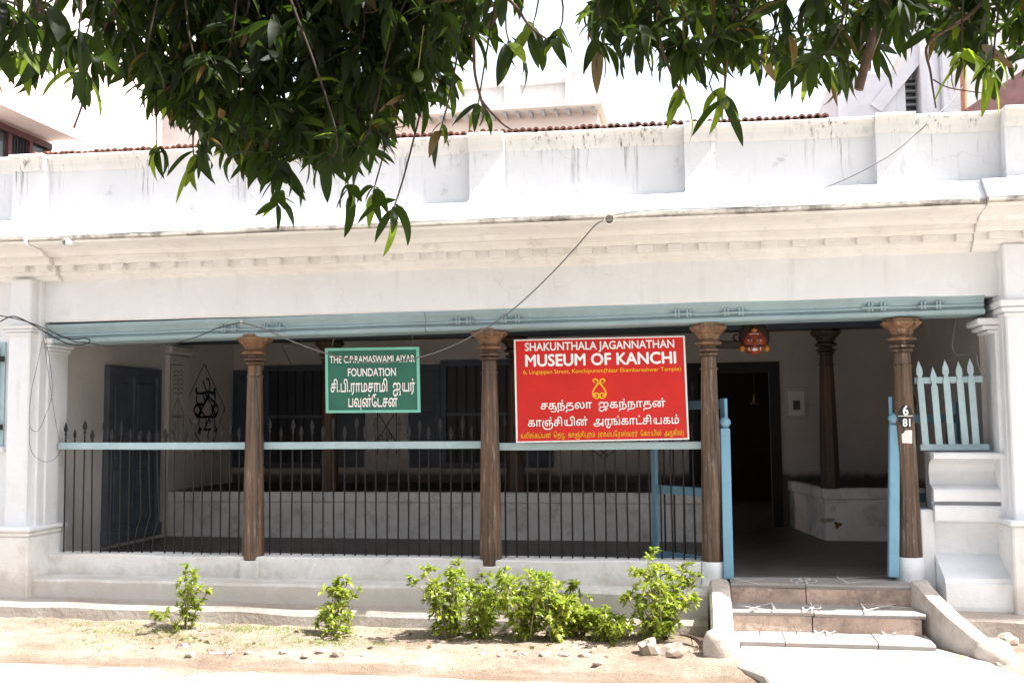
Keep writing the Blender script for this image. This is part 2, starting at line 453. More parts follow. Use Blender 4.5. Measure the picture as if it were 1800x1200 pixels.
# floor, walls, ceiling
MB().box(XL, XR, -.15, 8, .2, FZ).build('floor', 'floor_cement', house)
MB().box(XL - .35, XL, .1, 8, .2, 2.9).build('side_wall', 'side_plaster', house)
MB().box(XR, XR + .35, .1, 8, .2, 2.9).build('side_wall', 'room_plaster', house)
DX0, DX1, DZ = xat(1212, YB), xat(1368, YB), zat(637, YB, 1300)
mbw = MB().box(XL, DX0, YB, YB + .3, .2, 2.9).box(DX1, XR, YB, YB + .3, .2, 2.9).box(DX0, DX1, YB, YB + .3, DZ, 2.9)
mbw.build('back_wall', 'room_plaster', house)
MB().box(DX0 - 2.2, DX1 + 1.2, 7.99, 8.1, .2, 2.9).build('room_wall', 'mask_dark', house)  # near-black colour stands in for the deep shade beyond the doorway
MB().box(XL - .4, XR + .4, -.02, 8, 2.86, 3.02).build('ceiling', 'ceiling_boards', house)
MB().box(XA, XL - .35, .12, 8, .0, 3.02).build('side_room', 'side_plaster', house)
MB().box(XR + .35, XB, .12, 8, .0, 3.02).build('side_room', 'side_plaster', house)
# doorway frame and hanging lamp beyond
f = MB()
f.box(DX0 - .02, DX0 + .10, YB - .03, YB + .12, FZ, DZ).box(DX1 - .10, DX1 + .02, YB - .03, YB + .12, FZ, DZ).box(DX0 + .10, DX1 - .10, YB - .03, YB + .12, DZ - .12, DZ)
f.build('door_frame', 'kolam_black', house)

# raised ledges (thinnai)
BZ, BY = .905, 2.2
BXE = xat(1236, BY)
lg = MB().box(XL, BXE, BY + .02, YB, FZ, BZ - .12).build('ledge', 'bench_plaster', house)
MB().box(XL, BXE + .01, BY, YB, BZ - .117, BZ).build('ledge_band', 'bench_plaster', lg, None, .012)
MB().box(XL + .002, BXE, BY + .03, YB - .002, BZ + .001, BZ + .006).build('ledge_top', 'ledge_top', lg)
RBY = 2.45
c0 = xat(1441, RBY); c1 = xat(1380, YB)
def ledge_r(z0, z1, g=0):
    mb = MB(); pts = [(c0 + g, RBY + g), (XR, RBY + g), (XR, YB), (c1 + g, YB)]
    mb.add([(x, y, z0) for x, y in pts] + [(x, y, z1) for x, y in pts], [(3, 2, 1, 0), (4, 5, 6, 7), (0, 1, 5, 4), (1, 2, 6, 5), (2, 3, 7, 6), (3, 0, 4, 7)])
    return mb
lg2 = ledge_r(FZ, .82, .02).build('ledge', 'bench_plaster', house)
ledge_r(.822, .945).build('ledge_band', 'bench_plaster', lg2, None, .012)
ledge_r(.946, .951, .03).build('ledge_top', 'ledge_top', lg2)
# fallen plaster patch on the right ledge
mb = MB(); pc = P(1473, 922, RBY); pp = []
for k in range(14):
    a = 2 * math.pi * k / 14; r = .035 + .012 * math.sin(3 * a + 1)
    pp.append((pc.x + r * math.cos(a), RBY + .016, pc.z + r * math.sin(a) * .9))
mb.add(pp, [tuple(range(14))]); mb.build('bare_brick_patch', 'terracotta', lg2)
mb = MB(); pc = P(1455, 914, RBY); pp = []
for k in range(14):
    a = 2 * math.pi * k / 14; r = .06 + .02 * math.sin(2 * a + 1) + .01 * math.sin(5 * a)
    pp.append((pc.x + r * math.cos(a), RBY + .0175, pc.z + r * math.sin(a) * .5))
mb.add(pp, [tuple(range(14))]); mb.build('bare_mortar_patch', 'apron_cement', lg2)

# pillars
def pillar(px_top, px_base, Yc, zb, zt, name_mat, r0=.099, r1=.066, cap=1.0, base=None):
    pt = P(px_top, 600, Yc); pb = P(px_base, 960, Yc)
    x = (pt.x + pb.x) / 2
    p = MB()
    hs = zt - .27 * cap
    prof = []
    for i in range(13):
        t = i / 12; z = zb + (hs - zb) * t
        prof.append((r0 + (r1 - r0) * t ** .95 + .004 * math.sin(t * math.pi), z))
    p.lathe(prof, x, Yc, 8, math.pi / 8)
    sh = p.build('pillar', name_mat, house, None, .007)
    cm = 'warm_teak' if name_mat == 'old_teak' else name_mat
    k = MB()
    for (ra, za), (rb, zb2) in (((r1 + .004, hs - .115), (r1 + .004, hs - .095)),):
        k.lathe([(ra, za), (ra + .006, (za + zb2) / 2), (rb, zb2)], x, Yc, 16)
    k.build('ring', name_mat, sh, 40)
    e = MB()
    e.lathe([(r1 + .002, hs), (r1 + .018, hs + .01), (r1 + .018, hs + .022), (r1, hs + .03)], x, Yc, 16)
    e.build('ring', name_mat, sh, 40)
    e = MB()
    e.lathe([(r1, hs + .031), (r1 + .034, hs + .042), (r1 + .034, hs + .055), (r1 - .004, hs + .068), (r1 - .006, hs + .085)], x, Yc, 16)
    e.build('ring', name_mat, sh, 40)
    e = MB()
    e.lathe([(r1 - .004, hs + .086), (r1 + .05, hs + .098), (r1 + .052, hs + .11), (r1 + .012, hs + .135), (r1 + .012, hs + .14)], x, Yc, 8, math.pi / 8)
    e.build('capital_plate', cm, sh)
    e = MB()
    e.lathe([(r1 + .02, hs + .141), (r1 + .045, hs + .185), (r1 + .055, hs + .188), (r1 + .095, hs + .225), (r1 + .10, hs + .24), (r1 + .082, hs + .25), (r1 + .075, zt)], x, Yc, 8, math.pi / 8)
    e.build('capital', cm, sh)
    return x
YC = -.13
PX = []
ZB = [.468, .450, .510, .565]
for (t, b), zb in zip([(449, 445), (863, 860), (1246, 1252), (1583, 1600)], ZB):
    PX.append(pillar(t, b, YC, zb, 2.455, 'old_teak'))
PXI = []
for t, zb in ((578, BZ), (905, BZ), (1453, .945)):
    PXI.append(pillar(t, t + (2 if t < 1000 else 8), 2.42, zb, 2.60, 'dark_teak', r0=.105, r1=.07))

# beams
mb = MB()
def beam_prof(z0, z1, yf, yb):
    h = z1 - z0
    return [(yb, z0), (yf + .012, z0), (yf - .012, z0 + .010), (yf - .012, z0 + .040), (yf + .022, z0 + .046), (yf + .022, z0 + .060), (yf + .006, z0 + .066), (yf + .006, z0 + .082), (yf + .018, z0 + .088), (yf + .010, z0 + h * .62), (yf - .018, z1 - .035), (yf - .022, z1 - .03), (yf - .022, z1), (yb, z1)]
xj = xat(748, -.25)
XBL, XBR = xat(80, -.25) , xat(1738, -.25)
slope = lambda x: .0068 * (x + 1.9)
b1 = MB().prism(beam_prof(2.438, 2.612, -.245, .02), XBL, xj - .002, (slope(XBL), slope(xj)), n=24, wob=.006).build('beam', 'beam_blue', house)
b2 = MB().prism(beam_prof(2.438, 2.612, -.247, .02), xj + .002, XBR, (slope(xj), slope(XBR)), n=30, wob=.006, seed=5).build('beam', 'beam_blue', house)
MB().box(XL, XR, 2.28, 2.56, 2.60, 2.86).build('inner_beam', 'door_blue', house)
def knob_mesh(x, zc, par):
    m = MB(); m.lathe([(.006, zc - .034), (.012, zc - .024), (.006, zc - .010), (.012, zc), (.006, zc + .010), (.012, zc + .024), (.005, zc + .036)], x, -.252, 6)
    m.build('carved_knob', 'beam_blue', par, 40)
for xc, par in zip(PX, (b1, b1, b2, b2)):
    for s, offs in ((-1, (.26, .235, .165, .14)), (1, (.14, .165, .255, .28))):
        for o in offs:
            x = xc + s * o if s > 0 else xc - o
            knob_mesh(x, 2.525 + slope(x), par)
    for a, b in ((-.31, -.11), (.11, .33)):
        MB().obox((xc + a, -.256, 2.515 + slope(xc)), (xc + b, -.256, 2.515 + slope(xc)), .012, .014).build('carved_strip', 'beam_blue', par)
# fascia wall above the beam
zf0, zf1 = 2.606, zat(470, -.27)
mb = MB().prism([(-.02, zf0), (-.262, zf0), (-.275, zf0 + .02), (-.272, zf1 + .05), (-.02, zf1 + .05)], xat(66, -.27), xat(1769, -.27), (.0, .0), n=60, wob=.006)
mb.build('fascia_wall', 'whitewash', house)
# cornice
cor = [(470, -.27), (466, -.30), (461, -.31), (458, -.34), (453, -.35), (440, -.36), (438, -.42), (431, -.45), (424, -.452), (421, -.52), (413, -.555), (406, -.63), (399, -.75), (396, -.79), (392, -.805)]
cprof = [(Y, zat(py, Y)) for py, Y in cor]
ztop_drip = zat(387, -.815)
XCL, XCR = xat(76, -.6, 420), xat(1722, -.6, 400)
cz = lambda x: -.003 * (x + 1.9)
def cornice(x0, x1, dy, nm='cornice', n=40, seed=0):
    prof = [(0.0, cprof[0][1])] + cprof + [(-.805, cprof[-1][1] + .004), (0.0, cprof[-1][1] + .004)]
    return MB().prism(prof, x0, x1, (cz(x0), cz(x1)), (dy, dy), n=n, wob=.007, seed=seed).build(nm, 'whitewash_cornice', house)
co_main = cornice(XCL, XCR, 0, n=80)
co_l = cornice(XCL - .42, XCL - .003, -.055, n=6, seed=3); cornice(XA, XCL - .423, 0, n=20, seed=4)
co_r = cornice(XCR + .003, XCR + .85, -.055, n=10, seed=7); cornice(XCR + .853, XB, 0, n=20, seed=9)
zd0, zd1 = zat(451, -.38), zat(440, -.38)
x = XCL + .06; i = 0
while x < XCR - .1:
    w = .125 + random.uniform(-.012, .012)
    MB().box(x, x + w, -.42 + random.uniform(-.004, .004), -.34, zd0 + cz(x) + random.uniform(-.003, .003), zd1 + .004 + cz(x)).build('dentil', 'whitewash_cornice', co_main, None, .006)
    x += .247
for x in (XCL - .38, XCL - .16):
    MB().box(x, x + .12, -.475, -.39, zd0 + cz(x), zd1 + .004 + cz(x)).build('dentil', 'whitewash_cornice', co_l, None, .006)
for x in (XCR + .10, XCR + .35, XCR + .6):
    MB().box(x, x + .12, -.475, -.39, zd0 + cz(x), zd1 + .004 + cz(x)).build('dentil', 'whitewash_cornice', co_r, None, .006)
# drip edge, crumbly and grimy, and the sloping weathering above it
zw = zat(352, -.67)
def drip(x0, x1, dy, n, seed):
    z0 = cprof[-1][1] + .006
    mb = MB(); prof = [(-.30, z0), (-.805, z0), (-.822, z0 + .012), (-.818, z0 + .038), (-.30, z0 + .038)]
    mb.prism(prof, x0, x1, (cz(x0), cz(x1)), (dy, dy), n=n, wob=.016, seed=seed).build('drip_edge', 'grimy_edge', house)
    za = z0 + .041
    prof = [(-.30, za), (-.806, za), (-.80, za + .02), (-.70, zw - .035), (-.672, zw), (-.545, zw + .006), (-.30, zw + .006)]
    MB().prism(prof, x0 + .001, x1 - .001, (cz(x0), cz(x1)), (dy, dy), n=n, wob=.012, seed=seed + 2).build('weathering', 'whitewash_parapet', house)
drip(XCL, XCR, 0, 110, 1); drip(XCL - .42, XCL - .003, -.055, 8, 2); drip(XA, XCL - .423, 0, 30, 3)
drip(XCR + .003, XCR + .85, -.055, 12, 4); drip(XCR + .853, XB, 0, 20, 5)
# parapet with pilasters and coping
zp0, zp1 = zw - .02, zat(262, -.56)
zc1 = zat(232, -.62)
kz = lambda x: -.0105 * (x + 1.9)
par = MB().prism([(-.30, zp0), (-.55, zp0), (-.55, zp1 + .03), (-.30, zp1 + .03)], XA, XB, (kz(XA) * .4, kz(XB) * .4), n=120, wob=.006).build('parapet', 'whitewash_parapet', house)
def coping(x0, x1, dy, n, seed, mat='whitewash_coping'):
    h = zc1 - zp1
    prof = [(-.28, zp1 - .02), (-.553, zp1 - .02), (-.560, zp1 - .005), (-.566, zp1 + h * .12), (-.572, zp1 + h * .38), (-.588, zp1 + h * .62), (-.606, zp1 + h * .74), (-.613, zp1 + h * .78), (-.613, zc1 - .008), (-.60, zc1), (-.28, zc1)]
    return MB().prism(prof, x0, x1, (kz(x0), kz(x1)), (dy, dy), n=n, wob=.006, seed=seed).build('coping', mat, par)
PIL = [(xat(22, -.62, 300) , xat(80, -.62, 300)), (xat(824, -.62, 300), xat(886, -.62, 300)), (xat(1203, -.62, 300), xat(1259, -.62, 300)), (xat(1541, -.62, 300), xat(1611, -.62, 300)), (xat(1765, -.62, 300), xat(1765, -.62, 300) + .5)]
xs = XA
for i, (a, b) in enumerate(PIL):
    coping(xs, a - .002, 0, max(2, int((a - xs) * 14)), i)
    dy = -.072 if i < 4 else -.12
    coping(a, b, dy, 5, i + 20); xs = b + .002
    MB().prism([(-.53, zw - .04), (-.548 + dy, zw - .04), (-.548 + dy, zp1 + .02), (-.53, zp1 + .02)], a + .004, b - .004, (kz(a), kz(b)), n=4, wob=.005, seed=i).build('parapet_pilaster', 'whitewash_parapet', par)
    MB().box(a - .012, b + .012, -.60 + dy, -.56, zw - .02 + cz(a), zw + .012 + cz(a)).build('pilaster_foot', 'whitewash_parapet', par, None, .01)
coping(xs, XB, 0, 12, 33)
MB().box(XA, XB, -.30, 8.0, 3.03, 3.10).build('terrace', 'apron_cement', house)

# side pilasters of the front
def pier(x0, x1, yf, zb, zt, nm='pilaster', mat='whitewash', yb=.1):
    return MB().box(x0, x1, yf, yb, zb, zt).build(nm, mat, house, None, .012)
a0, a1, a2, a3 = xat(12, -.42), xat(50, -.42), xat(67, -.33), xat(83, -.22)
zct = zat(575, -.4, 60)
pl = pier(a0, a1, -.42, 0.0, zf1 + .03)
pier(a1 - .01, a2, -.33, 0.0, zf1 + .03); ip = pier(a2 - .01, a3, -.22, 0.0, 2.606)
for z, e, h in ((zct - .075, .018, .03), (zct - .043, .035, .025), (zct - .016, .05, .03)):
    MB().box(a0 - e, a1 + e, -.42 - e, .05, z, z + h).build('capital_band', 'whitewash', pl, None, .006)
zi = zat(600, -.2, 110)
for z, e, h in ((zi - .105, .012, .02), (zi - .083, .03, .028), (zi - .053, .055, .032), (zi - .02, .075, .045)):
    MB().box(a2 + .02, a3 + e, -.22 - e, .11, z, z + h).build('capital_band', 'whitewash', ip, None, .008)
px_ = xat(48, -.52, 980); zpd = zat(931, -.5, 30)
ped = MB().box(a0 - .06, px_, -.52, .05, 0, zpd - .06).build('pedestal', 'plinth_plaster', house, None, .01)
MB().box(a0 - .065, px_ + .006, -.527, .05, zpd - .057, zpd - .02).build('pedestal_band', 'plinth_plaster', ped, None, .008)
MB().box(a0 - .085, px_ + .025, -.545, .05, zpd - .017, zpd + .02).build('pedestal_cap', 'whitewash', ped, None, .012)
# wall and window beyond the left pilaster
MB().box(XA, a0 - .004, -.24, .11, 0, zf1 + .03).build('front_wall', 'whitewash', house)
wz0, wz1 = zat(784, -.25, 4), zat(602, -.25, 4)
wx1 = xat(7, -.26); wx0 = wx1 - 1.0
win = MB().box(wx0, wx1, -.262, -.238, wz0, wz1).build('window', 'blue_paint', house)
for i in range(2):
    sh = MB().box(wx0 + .05 + i * .455, wx0 + .495 + i * .455, -.285, -.264, wz0 + .05, wz1 - .05).build('shutter', 'blue_paint', win, None, .004)
for zz in (wz1 - .18, wz0 + .15):
    MB().box(wx1 - .05, wx1 + .015, -.30, -.286, zz, zz + .05).build('hinge', 'iron', win)
MB().box(wx0 - .06, wx1 + .03, -.30, -.238, wz0 - .05, wz0 - .003).build('sill', 'whitewash', win, None, .006)
# right side
r1x, r2x = xat(1757, -.22), xat(1774, -.42)
ipr = pier(r1x - .012, r2x + .01, -.22, 0.0, 2.606)
pier(xat(1767, -.33), r2x + .02, -.33, 0.0, zf1 + .03)
plr = pier(r2x, r2x + .55, -.42, 0.0, zf1 + .03)
MB().box(r2x + .553, XB, -.24, .11, 0, zf1 + .03).build('front_wall', 'whitewash', house)
zcr = zat(528, -.42, 1780)
for z, e, h in ((zcr - .12, .015, .03), (zcr - .088, .035, .04), (zcr - .045, .05, .05)):
    MB().box(r2x - e, r2x + .55 + e, -.42 - e, .05, z, z + h).build('capital_band', 'whitewash', plr, None, .008)
zir = 2.42
for z, e, h in ((zir - .10, .02, .025), (zir - .073, .06, .035), (zir - .035, .10, .05)):
    MB().box(r1x - e - .05, r1x + .05, -.22 - e * .5, .11, z, z + h).build('capital_band', 'whitewash', ipr, None, .01)
pr0 = xat(1783, -.55, 1000)
zpr = zat(925, -.55, 1790)
pedr = MB().box(pr0, r2x + .62, -.55, .05, 0, zpr).build('pedestal', 'plinth_plaster', house, None, .012)
MB().box(pr0 - .02, r2x + .63, -.575, .05, zpr + .002, zpr + .035).build('pedestal_cap', 'whitewash', pedr, None, .01)

# plinth, lower step and apron in front of the railings
plx0, plx1 = a3 - .03, PX[2] - .10
zpl = .497
pln = MB().prism([(.05, .0), (-.205, .0), (-.20, zpl - .01), (-.19, zpl), (.05, zpl)], plx0, plx1, (0, .01), n=70, wob=.012).build('plinth', 'plinth_plaster', house)
for xc, zb in zip(PX[:2], ZB):
    MB().box(xc - .085, xc + .085, -.232, -.15, .2, zb - .002).build('pillar_block', 'plinth_plaster', pln, None, .006)
zs = .30
lst = MB().prism([(.0, .0), (-.455, .0), (-.45, zs - .02), (-.43, zs), (.0, zs + .012)], a1 + .02, X_ST0 - .18, (.015, .0), n=80, wob=.016, seed=3).build('lower_step', 'plinth_plaster', house)
MB().prism([(.0, -.08), (-.70, -.08), (-.685, .09), (-.655, .128), (.0, .15)], XA, X_ST0 - .18, (.035, -.005), n=160, wob=.020, seed=6).build('apron', 'apron_cement', house)
MB().prism([(.0, -.08), (-.66, -.08), (-.65, .10), (-.62, .14), (.0, .16)], X_ST1 + .16, XB, (.06, .06), n=40, wob=.03, seed=8).build('apron', 'apron_cement', house)
# white footings under the two entrance pillars
for xc, zb in ((PX[2], ZB[2]), (PX[3], ZB[3])):
    f = MB(); f.lathe([(.112, .30), (.108, .42), (.104, zb - .01), (.096, zb)], xc, YC - .01, 20); f.build('pillar_footing', 'whitewash', house, 50)
MB().box(PX[2] - .1, X_ST0 - .02, -.30, .05, 0, .355).build('step_cheek', 'plinth_plaster', house, None, .02)
MB().box(X_ST1 + .0, X_ST1 + .17, -.30, .05, 0, .395).build('step_cheek', 'plinth_plaster', house, None, .02)
# moulded dwarf wall carrying the picket panel
Yq = lambda py, Y: (Y, zat(py, Y, 1690))
q = [Yq(1066, -.50), Yq(1026, -.49), Yq(1023, -.47), Yq(1016, -.46), Yq(972, -.13), Yq(920, -.11), Yq(916, -.215), Yq(914, -.22), Yq(893, -.222), Yq(889, -.21), Yq(886, -.10), Yq(882, -.10), Yq(881, -.19), Yq(864, -.195), Yq(860, -.185), Yq(851, -.06), Yq(830, -.03), Yq(815, -.06), Yq(808, -.14), Yq(806, -.25), Yq(799, -.255), Yq(796, -.245)]
qz = q[-1][1]
qprof = [(.10, 0.0)] + [(-.47, 0.0)] + q + [(.10, qz + .004)]
dw0, dw1 = xat(1640, -.15, 880), r1x + .02
MB().prism(qprof, dw0, dw1, n=10, wob=.006).build('dwarf_wall', 'whitewash', house)
MB().box(PX[3] + .08, dw0 + .002, -.17, .08, .0, zat(895, -.15, 1630)).build('dwarf_wall_end', 'whitewash', house, None, .015)

# entrance steps: stone slabs, each tread laid of pieces
steps = MB().box(X_ST0, X_ST1, -.40, -.15, 0, .28).build('steps', 'apron_cement', house)
LV = [(.385, -.12, -.47, [0, .42, 1.0], .034), (.228, -.44, -.78, [0, .43, 1.0], .034), (.072, -.74, -1.09, [0, .26, .72, 1.0], .05)]
for zt, yb, yf, cuts, th in LV:
    for i in range(len(cuts) - 1):
        x0 = X_ST0 + (X_ST1 + (.03 if zt < .3 else 0) - X_ST0) * cuts[i] + .003; x1 = X_ST0 + (X_ST1 + (.03 if zt < .3 else 0) - X_ST0) * cuts[i + 1] - .003
        t = random.uniform(-.004, .004)
        MB().prism([(yb, zt - th), (yf + .012, zt - th), (yf + .004, zt - .012), (yf + .014, zt), (yb, zt + .006)], x0, x1, (t, -t), n=10, wob=.006, seed=i * 3 + zt).build('stone_slab', 'step_stone', steps)
    for i in range(len(cuts) - 1 if zt > .1 else 0):
        x0 = X_ST0 + (X_ST1 - X_ST0) * cuts[i] + .004; x1 = X_ST0 + (X_ST1 - X_ST0) * cuts[i + 1] - .004
        MB().prism([(yb, zt - .16), (yf + .010, zt - .16), (yf + .012, zt - th - .003), (yb, zt - th - .003)], x0, x1, n=14, wob=.010, seed=i * 5 + zt).build('riser_stone', 'step_riser', steps)
# curved side walls of the steps
def balustrade(path, w, h0):
    # path of (centre point on top, top z); cross section rounded top
    mb = MB(); n = len(path); base = 0; sec = [(-.5, 0), (-.5, .72), (-.38, .95), (-.2, 1.0), (.2, 1.0), (.38, .95), (.5, .72), (.5, 0)]
    for i, (p, z) in enumerate(path):
        p = Vector((p[0], p[1])); a = Vector(path[max(0, i - 1)][0]); b = Vector(path[min(n - 1, i + 1)][0]); d = (b - a).normalized(); s = Vector((-d.y, d.x))
        for u, v in sec:
            zz = -.03 if v == 0 else z - (1 - v) * .12
            q_ = p + s * (u * w); mb.v.append((q_.x, q_.y, zz))
    m = len(sec)
    for i in range(n - 1):
        for j in range(m):
            A = i * m + j; B = i * m + (j + 1) % m; mb.f.append((A, B, B + m, A + m))
    mb.f.append(tuple(range(m))[::-1]); mb.f.append(tuple((n - 1) * m + j for j in range(m)))
    return mb
lb = [((.115, -.40), .405), ((.115, -.60), .36), ((.118, -.78), .29), ((.12, -.95), .225), ((.118, -1.10), .185), ((.115, -1.25), .165)]
balustrade(lb, .16, 0).build('step_wall', 'worn_plaster', steps, 35)
e = MB(); e.lathe([(.125, -.04), (.128, .05), (.122, .13), (.10, .175), (.05, .20), (.01, .205)], .105, -1.36, 18); e.build('step_wall_end', 'worn_plaster', steps, 50)
rb = [((1.615, -.40), .42), ((1.63, -.52), .40), ((1.68, -.70), .33), ((1.75, -.90), .25), ((1.83, -1.08), .18), ((1.89, -1.20), .13)]
balustrade(rb, .15, 0).build('step_wall', 'worn_plaster', steps, 35)
e = MB(); e.lathe([(.10, -.04), (.13, .03), (.128, .08), (.10, .13), (.05, .155), (.01, .16)], 1.925, -1.25, 16); e.build('step_wall_end', 'worn_plaster', steps, 50)
# chalk threshold drawings on the treads
def chalk(pix, z, w=.010, closed=False):
    mb = MB(); pts = [G(a, b, z) for a, b in pix]
    if len(pts) > 2: pts = smooth_path(pts, 5, closed)
    else: pts = [pts[0].lerp(pts[1], t / 6) for t in range(7)]
    strip(mb, pts, w, (0, 0, 1), .016)
    mb.build('chalk_line', 'chalk', steps)
for a, b in (((1293, 1026), (1345, 1020)), ((1290, 1019), (1336, 1030)), ((1470, 1016), (1492, 1028)), ((1480, 1019), (1560, 1015)), ((1482, 1028), (1560, 1023))):
    chalk([a, b], .391)
for c in ((1400, 1023), (1414, 1021), (1426, 1024), (1410, 1027)):
    chalk([(c[0] + 10 * math.cos(t * math.pi / 3), c[1] + 3 * math.sin(t * math.pi / 3)) for t in range(6)], .391, .009, True)
for a, b in (((1296, 1066), (1362, 1077)), ((1305, 1077), (1355, 1063)), ((1356, 1062), (1364, 1078)), ((1512, 1062), (1524, 1077)), ((1512, 1064), (1605, 1072)), ((1524, 1075), (1585, 1062)), ((1424, 1052), (1428, 1077))):
    chalk([a, b], .234)
for c in ((1418, 1071), (1436, 1070)):
    chalk([(c[0] + 7 * math.cos(t * math.pi / 3), c[1] + 3 * math.sin(t * math.pi / 3)) for t in range(6)], .234, .009, True)
for a, b in (((1446, 1098), (1455, 1117)), ((1530, 1102), (1556, 1117)), ((1532, 1102), (1592, 1109)), ((1570, 1117), (1590, 1107))):
    chalk([a, b], .078)
for c in ((1440, 1111), (1460, 1111)):
    chalk([(c[0] + 8 * math.cos(t * math.pi / 3), c[1] + 3.5 * math.sin(t * math.pi / 3)) for t in range(6)], .078, .009, True)

# panelled door in the left wall
dy0, dy1 = W(180, 800, XL).y, W(274, 800, XL).y
dz0, dz1 = .50, 2.275
door = MB().box(XL + .002, XL + .03, dy0 + .08, dy1 - .08, dz0 + .09, dz1 - .09).build('door', 'door_grey', house)
fr = MB().box(XL, XL + .06, dy0, dy0 + .085, dz0, dz1).box(XL, XL + .06, dy1 - .085, dy1, dz0, dz1).box(XL, XL + .058, dy0 + .085, dy1 - .085, dz1 - .095, dz1).box(XL, XL + .075, dy0 - .02, dy1 + .02, dz0 - .05, dz0 + .09)
fr.build('door_frame', 'door_grey', door, None, .005)
ym = (dy0 + dy1) / 2
for s in (-1, 1):
    y0, y1 = (dy0 + .10, ym - .012) if s < 0 else (ym + .012, dy1 - .10)
    for z0, z1 in ((dz0 + .15, dz0 + .70), (dz0 + .80, dz1 - .17)):
        MB().box(XL + .03, XL + .045, y0 + .05, y1 - .05, z0, z1).build('door_panel', 'door_grey', door, None, .012)
MB().box(XL + .03, XL + .052, ym - .02, ym + .02, dz0 + .1, dz1 - .1).build('meeting_stile', 'door_grey', door)
# inner pilaster with painted figures
iy0, iy1 = W(289, 750, XL).y, W(326, 750, XL).y
ipl = MB().box(XL - .01, XL + .05, iy0, iy1, BZ + .006, 2.46).build('wall_pilaster', 'side_plaster', house, None, .006)
MB().box(XL - .01, XL + .085, iy0 - .03, iy1 + .04, 2.47, 2.58).build('pilaster_capital', 'side_plaster', ipl, None, .03)
XP = XL + .05
def wall_lines(polys, X, w, mat, name, par, sm=5, off=.003):
    for pts, closed in polys:
        q_ = [W(a, b, X) for a, b in pts]
        q_ = smooth_path(q_, sm, closed) if len(q_) > 2 else q_
        mb = MB(); strip(mb, q_, w, (1, 0, 0), off); mb.build(name, mat, par)
Z1 = lambda x, y: (280 + x / 5, 560 + y / 5)
polys = [([Z1(160, 690), Z1(115, 840)], 0), ([Z1(160, 690), Z1(212, 840)], 0), ([Z1(112, 850), Z1(212, 850)], 0), ([Z1(112, 864), Z1(212, 864)], 0), ([Z1(162, 690), Z1(164, 1080)], 0), ([Z1(118, 866), Z1(122, 1070)], 0), ([Z1(210, 866), Z1(210, 1080)], 0), ([Z1(98, 400), Z1(92, 1080)], 0), ([Z1(98, 402), Z1(206, 406)], 0)]
for k in range(6):
    y = 460 + k * 38
    polys += [([Z1(122, y + 22), Z1(134, y), Z1(158, y), Z1(164, y + 22)], 0), ([Z1(166, y + 22), Z1(174, y), Z1(200, y), Z1(208, y + 22)], 0)]
wall_lines(polys, XP, .009, 'kolam_brown', 'painted_line', ipl, 4)
# diamond kolam painted on the wall behind
fb = [([Z1(392, 395), Z1(218, 775), Z1(330, 1040), Z1(400, 1180)], 0), ([Z1(392, 395), Z1(572, 780), Z1(440, 1180)], 0)]
for pts, c in fb:
    mb = MB(); strip(mb, [W(a, b, XL) for a, b in pts], .018, (1, 0, 0), .004); mb.build('painted_border', 'kolam_brown', house)
kp = [[(386, 540), (398, 600), (440, 690), (490, 745), (515, 800), (480, 860), (430, 860), (350, 860), (305, 810), (330, 755), (400, 740), (440, 640), (436, 540), (412, 530)],
      [(330, 655), (325, 610), (318, 640), (340, 655), (400, 650), (430, 640), (480, 650), (490, 615), (478, 630), (488, 700), (480, 740)],
      [(330, 660), (330, 740), (400, 745), (380, 660)],
      [(335, 760), (400, 860)], [(390, 760), (330, 860)], [(450, 750), (500, 860)], [(490, 755), (450, 860)],
      [(350, 865), (350, 960), (400, 970), (410, 870)], [(430, 870), (470, 960), (500, 990), (490, 950), (450, 970), (400, 975), (350, 970), (345, 1010), (360, 985)],
      [(480, 865), (490, 950)], [(440, 870), (400, 960)], [(440, 970), (425, 1020), (430, 1060)], [(395, 650), (450, 740)], [(440, 650), (390, 740)],
      [(455, 660), (490, 660), (485, 740)], [(300, 800), (335, 745), (370, 800), (335, 865), (300, 800)], [(460, 800), (490, 745), (516, 800), (485, 862), (460, 800)]]
wall_lines([([Z1(a, b) for a, b in p_], 0) for p_ in kp], XL, .028, 'kolam_black', 'painted_kolam', house, 6)
for a, b in ((408, 425), (232, 810), (568, 800), (424, 655), (360, 700), (330, 812), (432, 800), (490, 800), (375, 915), (470, 905)):
    c = W(*Z1(a, b), XL); mb = MB(); r = .028 if (a, b) in ((408, 425), (232, 810), (568, 800)) else .011
    mb.add([(XL + .005, c.y + r * math.cos(t * .785) * (1 if t % 2 else .55), c.z + r * math.sin(t * .785) * (1 if t % 2 else .55)) for t in range(8)], [tuple(range(8))]); mb.build('painted_dot', 'kolam_black', house)

